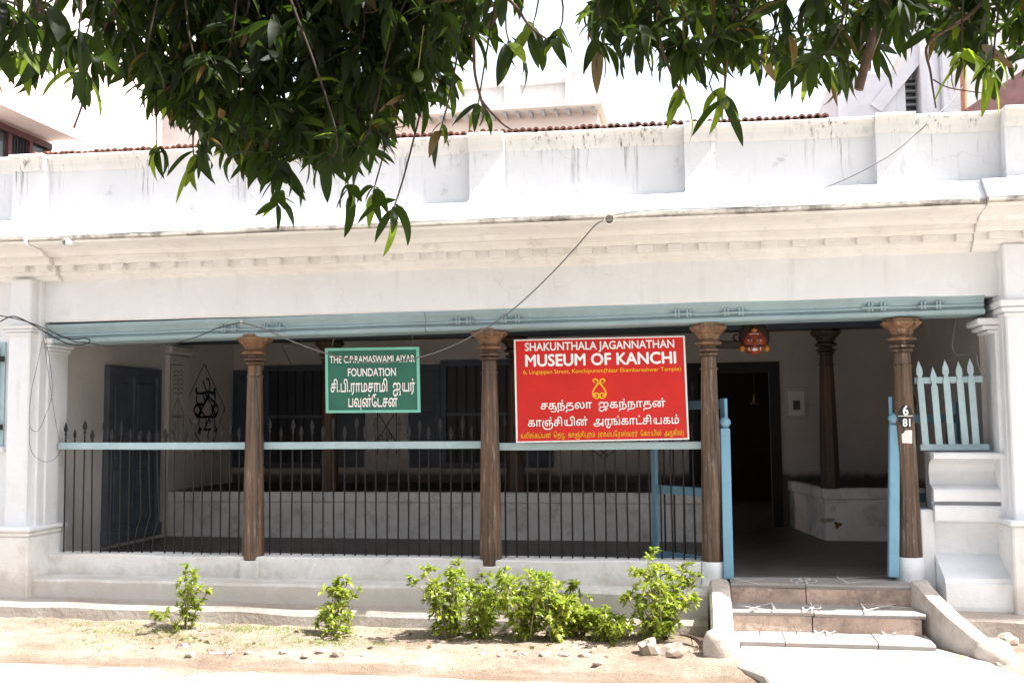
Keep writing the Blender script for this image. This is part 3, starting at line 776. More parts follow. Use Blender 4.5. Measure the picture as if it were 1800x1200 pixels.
# back wall: windows with shutters folded back, painted panel, niche
def bwin(pl, c0_, c1_, pr, zt_py, zb_py):
    z1, z0 = zat(zt_py, YB, 640), zat(zb_py, YB, 640)
    x0, x1 = xat(c0_, YB), xat(c1_, YB)
    w = MB().box(x0, x1, YB - .012, YB - .002, z0, z1).build('window', 'door_dark', house)
    MB().box(x0, x0 + .07, YB - .05, YB - .013, z0, z1).box(x1 - .07, x1, YB - .05, YB - .013, z0, z1).box(x0 + .07, x1 - .07, YB - .05, YB - .013, z1 - .07, z1).box(x0 + .07, x1 - .07, YB - .05, YB - .013, z0, z0 + .07).build('window_frame', 'door_blue', w)
    for k in range(1, 7):
        xx = x0 + .07 + (x1 - x0 - .14) * k / 7
        MB().obox((xx, YB - .03, z0 + .07), (xx, YB - .03, z1 - .07), .014, .014, (0, 1, 0)).build('window_bar', 'iron', w)
    MB().box(x0 + .07, x1 - .07, YB - .04, YB - .02, (z0 + z1) / 2 - .02, (z0 + z1) / 2 + .02).build('window_rail', 'door_blue', w)
    for a, b in ((xat(pl, YB), x0 - .01), (x1 + .01, xat(pr, YB))):
        s = MB().box(a, b, YB - .045, YB - .003, z0 + .01, z1 - .05).build('shutter', 'door_blue', w, None, .004)
        for u, v in ((z0 + .08, (z0 + z1) / 2 - .06), ((z0 + z1) / 2 + .03, z1 - .13)):
            MB().box(a + .06, b - .06, YB - .055, YB - .046, u, v).build('shutter_panel', 'door_blue', s, None, .006)
bwin(412, 466, 590, 642, 640, 822)
bwin(719, 776, 918, 972, 637, 823)
def bw_line(pts, mat='kolam_black', w=.012, nm='painted_line'):
    mb = MB(); strip(mb, [P(a, b, YB) for a, b in pts], w, (0, -1, 0), .004); mb.build(nm, mat, house)
for pts in ([(664, 640), (664, 798), (697, 798), (696, 640)], [(666, 728), (695, 775)], [(693, 728), (666, 770)], [(664, 700), (680, 728), (697, 700)], [(665, 770), (680, 796), (697, 772)], [(672, 764), (672, 772), (684, 772), (684, 760)], [(680, 763), (688, 763), (688, 772)], [(1030, 782), (1062, 806), (1082, 790)], [(1055, 790), (1068, 800)], [(1068, 788), (1056, 800)]):
    bw_line(pts)
nx0, nx1 = xat(1379, YB), xat(1420, YB); nz0, nz1 = zat(735, YB, 1400), zat(680, YB, 1400)
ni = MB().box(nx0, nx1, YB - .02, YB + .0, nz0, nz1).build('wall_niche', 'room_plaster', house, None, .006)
MB().box(nx0 + .035, nx1 - .035, YB - .04, YB - .021, nz0 + .02, nz1 - .04).build('niche_frame', 'side_plaster', ni, None, .012)
MB().box((nx0 + nx1) / 2 - .04, (nx0 + nx1) / 2 + .04, YB - .045, YB - .041, nz0 + .1, nz1 - .16).build('niche_shade_plate', 'ledge_top', ni)  # dark raised plate, the shade of the niche hollow put into its colour

# tiled roof rising behind the parapet: the eave tiles one by one
roof = MB().prism([(1.25, zat(246, 1.25)), (1.25, zat(231, 1.25)), (5.2, zat(231, 1.25) + .62), (5.2, zat(231, 1.25) + .5)], xat(60, 1.25, 230), xat(1462, 1.25, 230), (.02, -.06)).build('tiled_roof', 'grey_board', house)
tm = MB()
sec = [(-.036, -.012), (-.028, .006), (-.014, .018), (0, .022), (.014, .018), (.028, .006), (.036, -.012)]
for i, yy in enumerate((0, .42)):
    for u, v in sec: tm.v.append((u, yy, v + yy * .155))
for u, v in sec: tm.v.append((u * .8, 0, v - .02))
for j in range(6):
    tm.f.append((j, j + 1, 8 + j, 7 + j)); tm.f.append((14 + j, 15 + j, j + 1, j))
tmesh = tm.mesh('roof_tile', 'terracotta', 40)
x = xat(68, 1.25, 230); zt0 = zat(231, 1.25)
xe = xat(1460, 1.25, 230)
rows = MB()
while x < xe:
    t = (x - xat(60, 1.25)) / (xe - xat(60, 1.25))
    z = zt0 + .02 - .08 * t
    link(tmesh, 'roof_tile', roof, (x, 1.16 + random.uniform(-.015, .015), z + .012 + random.uniform(-.010, .010)), (random.uniform(-.03, .03), random.uniform(-.06, .06), random.uniform(-.03, .03)))
    for k in range(1, 10):
        o = len(rows.v)
        rows.v += [(x + v[0], 1.16 + k * .40 + v[1], z + .014 + k * .062 + v[2]) for v in tm.v[:14]]
        rows.f += [(o + j, o + j + 1, o + 8 + j, o + 7 + j) for j in range(6)]
    x += .068 * random.uniform(.94, 1.06)
rr = rows.build('roof_tiles', 'terracotta', roof, 40); rr['kind'] = 'stuff'
#PART3
# ================================================================ iron railings between the pillars
YR = -.05
bar_tall = MB().tube([(0, 0, 0), (0, 0, 1.03)], .0075, 6).mesh('bar', 'iron', 40)
bar_short = MB().tube([(0, 0, 0), (0, 0, .965)], .0075, 6).mesh('bar', 'iron', 40)
bar_bent = MB().tube([(-.05, 0, 0), (-.012, 0, .2), (.03, 0, .33), (.012, 0, .62), (0, 0, .95)], .0075, 6).mesh('bar', 'iron', 40)
sp = MB().lathe([(.0075, 0), (.014, .008), (.014, .018), (.007, .024), (.012, .034), (.020, .052), (.021, .066), (.015, .09), (.006, .115), (.001, .128)], 0, 0, 8, 0, 1, .5)
spear = sp.mesh('spearhead', 'iron', 45)
def railing(x0, x1, z0, z1, pxs, label, bent=(), hidden_top=None):
    t = thing('iron_railing', label, 'railing', ((x0 + x1) / 2, YR, zpl), 'iron railings along the verandah front')
    rz0, rz1 = z0, z1
    mb = MB(); a, b = Vector((x0, YR, rz0)), Vector((x1, YR, rz1))
    n = 10
    prof = [(YR + .012, -.032), (YR - .026, -.032), (YR - .03, -.026), (YR - .03, .026), (YR - .026, .032), (YR + .012, .032)]
    mb.prism([(y, z + rz0) for y, z in prof], x0, x1, (0, rz1 - rz0), n=n, wob=.004).build('rail', 'blue_paint', t)
    for i, px in enumerate(pxs):
        x = xat(px, YR, 960)
        tall = i % 2 == 0
        me = bar_bent if i in bent else (bar_tall if tall else bar_short)
        h = .95 if i in bent else (1.03 if tall else .965)
        zz = zpl - .012 + .01 * (x + 5.9) / 6
        tiltx, tilty = random.uniform(-.012, .012), random.uniform(-.012, .012)
        s = random.uniform(.985, 1.01) * (1.06)
        o = link(me, 'bar', t, (x, YR + .003, zz), (tiltx, tilty, 0), (1, 1, s))
        tip = Vector((math.sin(tilty) * h * s, -math.sin(tiltx) * h * s, h * s))
        link(spear, 'spearhead', o, (x + tip.x, YR + .003 + tip.y, zz + tip.z - .004), (tiltx, tilty, random.uniform(-.5, .5)))
    return t
zr = lambda x: 1.470 - .003 * (x + 5.9)
rx0 = xat(106, YR, 785)
railing(rx0, PX[0] - .075, zr(rx0), zr(PX[0]), [112 + i * 16.15 for i in range(20)], 'iron railing with a pale blue rail between the left wall and the first pillar', bent=(8, 9, 10))
railing(PX[0] + .068, PX[1] - .078, zr(PX[0]), zr(PX[1]) + .004, [474 + i * 18.75 for i in range(20)], 'iron railing with a pale blue rail under the hanging green sign')
railing(PX[1] + .07, PX[2] - .066, zr(PX[1]) - .012, zr(PX[2]) - .002, [889 + i * 19.6 for i in range(18)], 'iron railing with a pale blue rail carrying the red sign')

# ================================================================ picket panel at the right
YPK = -.06
pk = thing('picket_panel', 'pale blue wooden picket panel of five slats on the moulded dwarf wall', 'picket fence', (2.0, YPK, qz + .01))
ra, rb_ = P(1607, 669, YPK), P(1727, 666, YPK)
MB().obox(ra, rb_, .022, .052, (0, 0, 1)).build('rail', 'blue_paint', pk, None, .004)
rc, rd = P(1617, 786, YPK), P(1738, 781, YPK)
rc.z = max(rc.z, qz + .035); rd.z = rc.z
MB().obox(rc, rd, .035, .05, (0, 0, 1)).build('rail', 'blue_paint', pk, None, .004)
for tx, ty, bx in ((1614, 633, 1627), (1639, 644, 1651), (1660, 631, 1673), (1684, 634, 1697), (1704, 629, 1716)):
    top, bot = P(tx, ty, YPK - .022), P(bx, 778, YPK - .022); bot.z = rc.z + .02
    d = top - bot; L = d.length; d.normalize(); r = Vector((d.z, 0, -d.x)); w = .026
    out = [(-w, 0), (w, 0), (w * .95, L - .165), (w * .62, L - .14), (w * .62, L - .125), (w * .95, L - .115), (w * .88, L - .07), (w * .35, L - .03), (0, L), (-w * .35, L - .03), (-w * .88, L - .07), (-w * .95, L - .115), (-w * .62, L - .125), (-w * .62, L - .14), (-w * .95, L - .165)]
    mb = MB(); n = len(out)
    for yy in (-.009, .009):
        mb.v += [tuple(bot + r * u + d * v + Vector((0, yy, 0))) for u, v in out]
    mb.f += [tuple(range(n)), tuple(range(n, 2 * n))[::-1]] + [(i, (i + 1) % n, n + (i + 1) % n, n + i) for i in range(n)]
    mb.build('picket', 'blue_paint', pk, None, .002)
# conduit on the wall beside it
cp = [P(1680, 562, .02), P(1676, 590, .0), P(1674, 612, .0), P(1684, 624, .0), P(1702, 621, -.05), P(1712, 615, -.12), P(1716, 625, -.2), P(1722, 650, -.25), P(1733, 664, -.26)]
tag(MB().tube(smooth_path(cp, 5), .006, 6).build('conduit', 'cable_grey', None, 60), 'thin whitewashed conduit looping down from the beam above the picket panel', 'conduit')

# ================================================================ gate posts and folded gate leaves
def gate_post(pt, pb, zfoot, label, mat='gate_blue'):
    t = thing('gate_post', label, 'gate post', (pb.x, pb.y, zfoot), 'blue gate posts')
    d = (pt - pb); L = d.length; d.normalize()
    mb = MB(); w = .039
    mb.obox(pb, pb + d * (L - .085), w * 2, w * 2, (0, 1, 0)); mb.build('post', mat, t, None, .006)
    mb = MB(); c = pb + d * (L - .036)
    mb.lathe([(.020, c.z - .056), (.030, c.z - .052), (.030, c.z - .046), (.019, c.z - .04), (.034, c.z - .032), (.048, c.z - .008), (.049, c.z + .005), (.040, c.z + .028), (.018, c.z + .045), (.003, c.z + .049)], c.x, c.y, 14); mb.build('ball_finial', mat, t, 60)
    return t
gl_b, gl_t = P(1281, 1017, -.22), P(1274, 735, -.10)
gate_post(gl_t, gl_b, .36, 'blue wooden gate post with ball top leaning beside the third pillar')
gr_b, gr_t = P(1570, 1014, -.22), P(1572, 728, -.12)
gate_post(gr_t, gr_b, .36, 'blue wooden gate post with ball top beside the numbered pillar')
def gate_leaf(hinge, far, zb, zt_h, zt_f, label, rails, nb):
    t = thing('gate_leaf', label, 'gate', (hinge[0], hinge[1], zb), 'blue gate leaves folded inwards')
    h, f_ = Vector((*hinge, 0)), Vector((*far, 0)); d = (f_ - h).normalized()
    up = Vector((-d.y, d.x, 0))
    for p, zt in ((h, zt_h), (f_, zt_f)):
        MB().obox(p + Vector((0, 0, zb)), p + Vector((0, 0, zt)), .035, .06, d).build('stile', 'gate_blue', t, None, .004)
    for z in rails:
        MB().obox(h + d * .03 + Vector((0, 0, z)), f_ - d * .03 + Vector((0, 0, z)), .028, .075, (0, 0, 1)).build('rail', 'gate_blue', t, None, .004)
    for k in range(1, nb + 1):
        p = h.lerp(f_, k / (nb + 1))
        b = MB().tube([p + Vector((0, 0, rails[0])), p + Vector((0, 0, rails[-1] + .10))], .008, 6).build('bar', 'iron', t, 40)
        m = MB().lathe([(.008, rails[-1] + .10), (.016, rails[-1] + .13), (.014, rails[-1] + .16), (.002, rails[-1] + .2)], p.x, p.y, 6); m.build('spearhead', 'iron', b, 40)
    return t
lf = G(1158, 975, .42)
gate_leaf((.19, -.02), (P(1152, 900, .60).x, .60), .43, zat(700, -.02, 1270), 1.72, 'blue gate leaf folded back inside behind the red sign and railing', (.47, zat(862, .35, 1190), zat(712, .3, 1220)), 6)
gate_leaf((xat(1568, .0), .0), (P(1681, 740, .75).x, .75), .43, zat(697, 0, 1568), zat(705, .75, 1680), 'blue gate leaf folded back inside behind the pale picket panel', (.47, 1.0, zat(736, .5, 1640)), 5)

# ================================================================ sign boards with lettering
def sign_frame(TL, TR, BR, BL):
    def S(u, v, off=0.0):
        p = BL.lerp(BR, u).lerp(TL.lerp(TR, u), v)
        return p + NRM * off
    NRM = (BR - BL).cross(TL - BL).normalized()
    if NRM.y > 0: NRM = -NRM
    return S, NRM
def text_poly(body, bold=.0, res=3):
    c = bpy.data.curves.new('lettering', 'FONT'); c.body = body; c.resolution_u = res; c.offset = bold; c.fill_mode = 'FRONT'; c.dimensions = '2D'
    o = bpy.data.objects.new('lettering', c); COL.objects.link(o)
    bpy.context.view_layer.update()
    m = o.to_mesh()
    vs = [(v.co.x, v.co.y) for v in m.vertices]; fs = [tuple(p.vertices) for p in m.polygons]
    o.to_mesh_clear(); bpy.data.objects.remove(o); bpy.data.curves.remove(c)
    return vs, fs
def strip2(pts, w):
    vs, fs = [], []
    L = len(pts)
    for i, p in enumerate(pts):
        a = pts[max(0, i - 1)]; b = pts[min(L - 1, i + 1)]; dx, dy = b[0] - a[0], b[1] - a[1]; n = math.hypot(dx, dy) or 1
        nx, ny = -dy / n * w / 2, dx / n * w / 2
        vs += [(p[0] + nx, p[1] + ny), (p[0] - nx, p[1] - ny)]
    fs = [(2 * i, 2 * i + 1, 2 * i + 3, 2 * i + 2) for i in range(L - 1)]
    return vs, fs
def tamil(body, bold):
    # body in visual order; '~' after a consonant stands for the u-sign that loops below it, '|' for a straight tail
    body = body.replace('ய', ' ப^')
    clean = body.replace('~', '').replace('|', '').replace('^', '')
    vs, fs = text_poly(clean, 0)
    pre = ''; arcs = []
    for ch in body:
        if ch == '^':
            xl = max(v[0] for v in text_poly(pre, 0)[0]) - .602
            arcs.append(strip2([(xl - .13, .55), (xl - .17, .40), (xl - .18, .22), (xl - .15, .09), (xl - .08, .035), (xl + .02, .035), (xl + .08, .05)], .085))
        elif ch in '~|':
            x1 = max(v[0] for v in text_poly(pre, 0)[0])
            x0 = max(v[0] for v in text_poly(pre[:-1] + 'ா', 0)[0]) if len(pre) > 1 else .1
            x0 = min(x0 - .45, x1 - .3) if len(pre) > 1 else .06
            if ch == '~':
                cx, rx = (x0 + x1) / 2, (x1 - x0) / 2
                pts = [(x1 - .04, .12)] + [(cx + rx * math.cos(a), -.07 + .19 * math.sin(a)) for a in [-.2 - k * .28 for k in range(9)]]
            else:
                pts = [(x1 - .035, .1), (x1 - .035, -.24)]
            arcs.append(strip2(pts, .085))
        else: pre += ch
    return vs, fs, arcs
def letter_t(S, vs, fs, arcs, u0, u1, v0, v1, ref, mat, par, b):
    xs = [v[0] for v in vs]; lo, hi = min(xs), max(xs)
    for k, (dx, dy) in enumerate(((0, 0), (b, 0), (-b, 0), (0, b), (0, -b))):
        letter(S, vs, fs, u0, u1, v0, v1, ref, mat, par, .0045 + .00025 * k, lo, hi, dx, dy)
    for a_, f_ in arcs: letter(S, a_, f_, u0, u1, v0, v1, ref, mat, par, .006, lo, hi)
def letter(S, vs, fs, u0, u1, v0, v1, ref, mat, par, off=.0045, a=None, b=None, dx=0, dy=0):
    xs = [v[0] for v in vs]
    if a is None: a, b = min(xs), max(xs)
    pts = [S(u0 + (x + dx - a) / (b - a) * (u1 - u0), v0 + (y + dy) / ref * (v1 - v0), off) for x, y in vs]
    order = sorted(fs, key=lambda f: min(vs[i][0] for i in f)); words_, hi_ = [], -1e9   # one mesh for each word
    for f in order:
        lo_ = min(vs[i][0] for i in f)
        if lo_ > hi_ + .2: words_.append([])
        words_[-1].append(f); hi_ = max(hi_, max(vs[i][0] for i in f))
    for fw in words_:
        ids = sorted({i for f in fw for i in f}); mp = {i: k for k, i in enumerate(ids)}
        me = bpy.data.meshes.new('lettering'); me.from_pydata([tuple(pts[i]) for i in ids], [], [tuple(mp[i] for i in f) for f in fw]); me.materials.append(MATS[mat])
        link(me, 'lettering', par)
def board(name, label, TL, TR, BR, BL, mat, bmat, bw, th=.02):
    S, N = sign_frame(TL, TR, BR, BL)
    t = thing(name, label, 'sign', S(.5, 0))
    mb = MB(); cs = [(0, 0), (1, 0), (1, 1), (0, 1)]
    mb.v = [tuple(S(u, v, 0)) for u, v in cs] + [tuple(S(u, v, -th)) for u, v in cs]
    mb.f = [(0, 1, 2, 3), (7, 6, 5, 4)] + [(i, (i + 1) % 4, 4 + (i + 1) % 4, 4 + i) for i in range(4)]
    mb.build('panel', mat, t)
    bu, bv = bw
    fr_ = MB()
    for u0, u1, v0, v1 in ((-.002, 1.002, 0, bv), (-.002, 1.002, 1 - bv, 1), (-.002, bu, bv, 1 - bv), (1 - bu, 1.002, bv, 1 - bv)):
        q_ = [(u0, v0), (u1, v0), (u1, v1), (u0, v1)]; o = len(fr_.v)
        fr_.v += [tuple(S(u, v, .0065)) for u, v in q_] + [tuple(S(u, v, -.004)) for u, v in q_]
        fr_.f += [tuple(o + i for i in f) for f in [(0, 1, 2, 3), (7, 6, 5, 4), (0, 1, 5, 4), (1, 2, 6, 5), (2, 3, 7, 6), (3, 0, 4, 7)]]
    fr_.build('border', bmat, t)
    return t, S
YS = -.10
rs, S = board('red_sign', 'large red museum sign with white and yellow English and Tamil lettering', P(904, 597, YS), P(1203, 590, YS), P(1211, 772, YS - .03), P(908, 778, YS - .03), 'sign_red', 'sign_white', (.0075, .0125))
letter_t(S, *text_poly('SHAKUNTHALA JAGANNATHAN', 0), [], .064, .939, .888, .968, .72, 'sign_white', rs, .022)
letter_t(S, *text_poly('MUSEUM OF KANCHI', 0), [], .066, .945, .737, .852, .72, 'sign_white', rs, .03)
letter(S, *text_poly('6, Lingappan Street, Kanchipuram(Near Ekambareshwar Temple)', .004), .05, .972, .662, .702, .72, 'sign_yellow', rs)
letter_t(S, *tamil('சகு~ந்தலா  ஜகந்நாதன்'.replace('ு', ''), .016), .150, .875, .318, .376, .56, 'sign_white', rs, .013)
letter_t(S, *tamil('காஞ்சியின்  அரு~ங்காட்சியகம்'.replace('ு', ''), .016), .072, .948, .155, .214, .56, 'sign_white', rs, .013)
letter_t(S, *tamil('6,லிங்கப்பன்  ெதர~,  காஞ்சிப|ரம்  (ஏகம்ப' + 'ே' + 'ரஸ்வரர்  ' + 'ே' + 'காயில்  அர~கில்)', .010), .028, .972, .044, .082, .56, 'sign_yellow', rs, .006)
# scroll emblem
def emblem(S, cu, cv, su, sv):
    for s in (-1, 1):
        pts = []
        for k in range(15):                              # top curl
            a = -1.2 + k * .42; r = .10 + .012 * k
            pts.append((s * (.30 + r * math.cos(a) * .9), .74 + r * math.sin(a)))
        pts += [(s * .05, .60), (s * .10, .42), (s * .30, .12), (s * .46, -.25), (s * .49, -.55), (s * .40, -.82), (s * .22, -.95), (s * .06, -.86), (s * .03, -.68)]
        for k in range(10):
            a = 2.6 - k * .52; r = .19 - .012 * k
            pts.append((s * (.24 + r * math.cos(a)), -.62 + r * math.sin(a)))
        pts = [(p.x, p.y) for p in smooth_path([(x, y, 0) for x, y in pts], 3)]
        vs, fs = strip2(pts, .115)
        mb = MB(); mb.add([S(cu + x * su, cv + y * sv, .0045 + .0004 * s) for x, y in vs], fs)
        me = bpy.data.meshes.new('emblem'); me.from_pydata(mb.v, [], mb.f); me.materials.append(MATS['sign_yellow']); link(me, 'emblem', rs)
emblem(S, .497, .507, .078, .10)
gs, S = board('green_sign', 'small green sign with white lettering hanging from the beam', P(572, 612, -.03), P(736.6, 609.4, -.07), P(739, 724.6, -.07), P(573.6, 725.6, -.03), 'sign_green', 'sign_green_border', (.027, .040))
letter_t(S, *text_poly('THE C.P.RAMASWAMI AIYAR', 0), [], .047, .953, .769, .880, .72, 'sign_white', gs, .016)
letter_t(S, *text_poly('FOUNDATION', 0), [], .243, .752, .562, .686, .72, 'sign_white', gs, .022)
letter_t(S, *tamil('சி.பி.ராமசாமி  ஐயர்', .020), .055, .950, .322, .455, .56, 'sign_white', gs, .018)
letter_t(S, *tamil('பவ|ன்' + 'ே' + 'டசன்', .020), .243, .765, .092, .222, .56, 'sign_white', gs, .018)
for px0, px1, pyt in ((590, 583, 588), (721, 729, 585)):
    a = P(px0, pyt, -.06); b = P(px1, 611, -.05); MB().tube([a + Vector((0, 0, .04)), b], .003, 5).build('hanging_wire', 'cable_grey', gs)
# small round number plate and a torn paper on the fourth pillar
xc = PX[3]
def on_pillar(u, v, r, zc):                               # wrap round the pillar front
    a = -math.pi / 2 - .05 + u / r
    return Vector((xc + r * math.cos(a), YC + r * math.sin(a), zc + v))
zc_ = zat(732, YC - .09, 1598); rp = .0855
mb = MB(); N_ = 24
mb.v = [tuple(on_pillar(0, 0, rp, zc_))] + [tuple(on_pillar(.062 * math.cos(2 * math.pi * k / N_), .088 * math.sin(2 * math.pi * k / N_), rp, zc_)) for k in range(N_)]
mb.f = [(0, 1 + k, 1 + (k + 1) % N_) for k in range(N_)]
npl = tag(mb.build('number_plate', 'plate_black'), 'round black painted house number 6 over 81 on the fourth pillar', 'number plate')
for body, cx_, cy_, hgt in (('6', .0, .014, .075), ('81', .004, -.076, .062)):
    vs, fs = text_poly(body, .03); xs = [v[0] for v in vs]; k = hgt / .72; m_ = (min(xs) + max(xs)) / 2
    me = bpy.data.meshes.new('numeral'); me.from_pydata([tuple(on_pillar((x - m_) * k * .85 + cx_, y * k + cy_, rp + .002, zc_)) for x, y in vs], [], fs); me.materials.append(MATS['sign_white']); link(me, 'numeral', npl)
vs = [on_pillar(-.06 + .12 * i / 8, .003, rp + .002, zc_) for i in range(9)] + [on_pillar(-.06 + .12 * i / 8, .009, rp + .002, zc_) for i in range(9)]
mb = MB(); mb.add(vs, [(i, i + 1, 10 + i, 9 + i) for i in range(8)]); mb.build('numeral_bar', 'sign_white', npl)
zp_ = zat(767, YC - .09, 1600)
gu = [(-.035, -.05), (.042, -.055), (.045, .05), (.02, .052), (-.012, .047), (-.02, .03), (-.038, .02)]
vs = []
for u, v in gu: vs.append(on_pillar(u, v, rp + .0055, zp_))
mb = MB(); mb.add([on_pillar(0.005, 0, rp + .006, zp_)] + vs, [(0, 1 + i, 1 + (i + 1) % 7) for i in range(7)])
tag(mb.build('paper_notice', 'paper'), 'torn white scrap of paper stuck on the pillar under the number plate', 'paper')

# ================================================================ carved mask hung under the beam
YM = .55
mc = P(1326, 601, YM)
mk = thing('carved_mask', 'red carved face mask with moustache and fangs hung above the entrance', 'mask', (mc.x, YM, mc.z - .12))
def face_disc(rx, rz, y0, bul, mat, name, cx=0, cz_=0, seg=20, rings=5):
    mb = MB(); mb.v.append((mc.x + cx, YM + y0 - bul, mc.z + cz_))
    for j in range(1, rings + 1):
        t = j / rings
        for k in range(seg):
            a = 2 * math.pi * k / seg
            mb.v.append((mc.x + cx + rx * t * math.cos(a), YM + y0 - bul * math.sqrt(max(0, 1 - t * t)), mc.z + cz_ + rz * t * math.sin(a)))
    mb.f += [(0, 1 + k, 1 + (k + 1) % seg) for k in range(seg)]
    for j in range(rings - 1):
        for k in range(seg):
            a = 1 + j * seg + k; b = 1 + j * seg + (k + 1) % seg; mb.f.append((a, b, b + seg, a + seg))
    o = len(mb.v); mb.v += [(x, YM + y0 + .03, z) for x, y, z in mb.v[1 + (rings - 1) * seg:1 + rings * seg]]
    for k in range(seg):
        a = 1 + (rings - 1) * seg + k; b = 1 + (rings - 1) * seg + (k + 1) % seg; mb.f.append((a, b, o + (k + 1) % seg, o + k))
    mb.f.append(tuple(o + k for k in range(seg)))
    return mb.build(name, mat, mk, 60)
face_disc(.135, .15, .02, .03, 'mask_dark', 'hair', 0, .045)
face_disc(.105, .115, 0, .05, 'mask_red', 'face')
for s in (-1, 1):
    face_disc(.026, .032, -.005, .02, 'mask_ochre', 'ear', s * .108, -.055, 10, 3)
    face_disc(.024, .012, -.038, .012, 'sign_white', 'eye', s * .038, .012, 10, 3)
    face_disc(.009, .009, -.05, .006, 'mask_dark', 'pupil', s * .038, .012, 8, 2)
    face_disc(.038, .008, -.038, .01, 'mask_dark', 'eyebrow', s * .04, .035, 10, 2)
    face_disc(.045, .013, -.04, .014, 'mask_dark', 'moustache', s * .04, -.038, 12, 3)
    face_disc(.007, .018, -.035, .01, 'sign_white', 'fang', s * .05, -.062, 8, 2)
face_disc(.016, .03, -.05, .02, 'mask_red', 'nose', 0, -.012, 10, 3)
face_disc(.028, .016, -.038, .01, 'sign_white', 'teeth', 0, -.066, 10, 2)
face_disc(.06, .014, -.028, .012, 'sign_white', 'brow_mark', 0, .068, 12, 2)
face_disc(.03, .02, -.03, .02, 'mask_ochre', 'crest', 0, .105, 12, 3)
ba, bb = P(1256, 606, YM + .02), P(1304, 606, YM + .02)
MB().obox(ba, bb, .05, .07).build('bracket_arm', 'mask_dark', mk, None, .01)
hk = [P(1297, 588, YM + .02), P(1290, 590, YM + .02), P(1291, 597, YM + .02), P(1300, 602, YM + .02)]
MB().tube(smooth_path(hk, 4), .008, 6).build('hook', 'mask_dark', mk, 50)
MB().tube([(mc.x, YM + .03, mc.z + .15), (mc.x, YM + .03, 2.87)], .006, 6).build('hanger', 'mask_dark', mk)
# small hanging lamp inside the doorway
hl = P(1326, 700, 5.0)
lp = thing('hanging_lamp', 'small brass lamp hanging in the dark doorway', 'lamp', (hl.x, 5.0, hl.z - .08))
MB().lathe([(.006, hl.z - .10), (.05, hl.z - .08), (.056, hl.z - .06), (.02, hl.z - .05), (.012, hl.z + .02), (.02, hl.z + .04), (.008, hl.z + .06)], hl.x, 5.0, 12).build('lamp_body', 'brass', lp, 40)
MB().tube([(hl.x, 5.0, hl.z + .06), (hl.x, 5.0, 2.87)], .004, 5).build('chain', 'brass', lp)

# ================================================================ pipes and wires on the front
def spout(px, py, r, label, dx):
    c = P(px, py, -.86)
    t = thing('drain_spout', label, 'pipe', (c.x, -.86, c.z - r))
    d = Vector((dx, -1, -.12)).normalized(); a = c; b = c - d * .35
    mb = MB(); s = 16; ax = d.cross(Vector((0, 0, 1))).normalized(); az = ax.cross(d)
    for p, rr in ((b, r), (a, r), (a, r * .84), (b, r * .84)):
        mb.v += [tuple(p + ax * (rr * math.cos(2 * math.pi * k / s)) + az * (rr * math.sin(2 * math.pi * k / s))) for k in range(s)]
    for i in range(3):
        mb.f += [(i * s + k, i * s + (k + 1) % s, (i + 1) * s + (k + 1) % s, (i + 1) * s + k) for k in range(s)]
    mb.build('pipe', 'pvc', t, 50)
    mb = MB(); p = c - d * .2; mb.add([p + ax * (r * .84 * math.cos(2 * math.pi * k / s)) + az * (r * .84 * math.sin(2 * math.pi * k / s)) for k in range(s)], [tuple(range(s))]); mb.build('pipe_bore', 'bore_dark', t)
spout(1071, 385, .040, 'white plastic drain spout above the red sign', .05)
spout(112, 426, .032, 'small white drain spout at the left end of the cornice', -.35)
def wire(pix, r, mat, label, name='cable', k=8):
    pts = [P(a, b, Y) for a, b, Y in pix]
    return tag(MB().tube(smooth_path(pts, k), r, 5).build(name, mat, None, 60), label, 'cable')
wire([(-10, 553, -.62), (40, 563, -.58), (85, 580, -.5), (130, 600, -.38), (150, 602, -.34), (205, 610, -.33), (280, 608, -.33), (340, 594, -.33), (385, 576, -.33), (423, 567, -.30)], .005, 'cable_black', 'black cable running from the left pilaster up to the first pillar')
wire([(423, 567, -.30), (460, 577, -.33), (520, 602, -.34), (580, 623, -.34), (630, 635, -.34), (680, 637, -.34), (740, 627, -.34), (790, 610, -.34), (845, 582, -.36), (900, 545, -.45), (960, 490, -.6), (1010, 437, -.75), (1045, 397, -.86), (1060, 388, -.88)], .0058, 'cable_grey', 'grey cable sagging across the green sign and rising to the drain spout')
wire([(1075, 380, -.86), (1100, 374, -.85), (1160, 369, -.84), (1250, 366, -.84), (1330, 362, -.85), (1400, 346, -.86), (1480, 318, -.86), (1560, 276, -.8), (1610, 236, -.72), (1640, 208, -.66), (1670, 180, 1.0), (1693, 152, 4.3)], .0042, 'cable_grey', 'pale cable climbing along the parapet to the rusty pipe on the right')
wire([(0, 565, -.5), (25, 556, -.52), (60, 572, -.5), (90, 590, -.45), (120, 604, -.36), (142, 606, -.34), (158, 600, -.33), (150, 594, -.33), (128, 596, -.34), (100, 588, -.4)], .006, 'cable_black', 'tangled knot of black cable at the top of the left pilaster', k=6)
wire([(78, 580, -.5), (88, 640, -.46), (92, 690, -.46), (80, 730, -.46), (66, 757, -.46), (52, 746, -.46), (55, 690, -.46), (66, 640, -.46), (74, 600, -.48)], .0019, 'cable_black', 'thin loose black wire hanging in a loop on the left pilaster', 'loose_wire')
wire([(74, 576, -.5), (84, 650, -.46), (96, 730, -.4), (106, 785, -.12)], .0019, 'cable_black', 'thin straight wire from the cable knot down to the railing end', 'loose_wire')
wire([(52, 750, -.46), (52, 780, -.46), (60, 800, -.45), (78, 811, -.42), (96, 806, -.3), (107, 790, -.12)], .0019, 'cable_black', 'thin wire drooping below the railing end at the left', 'loose_wire')
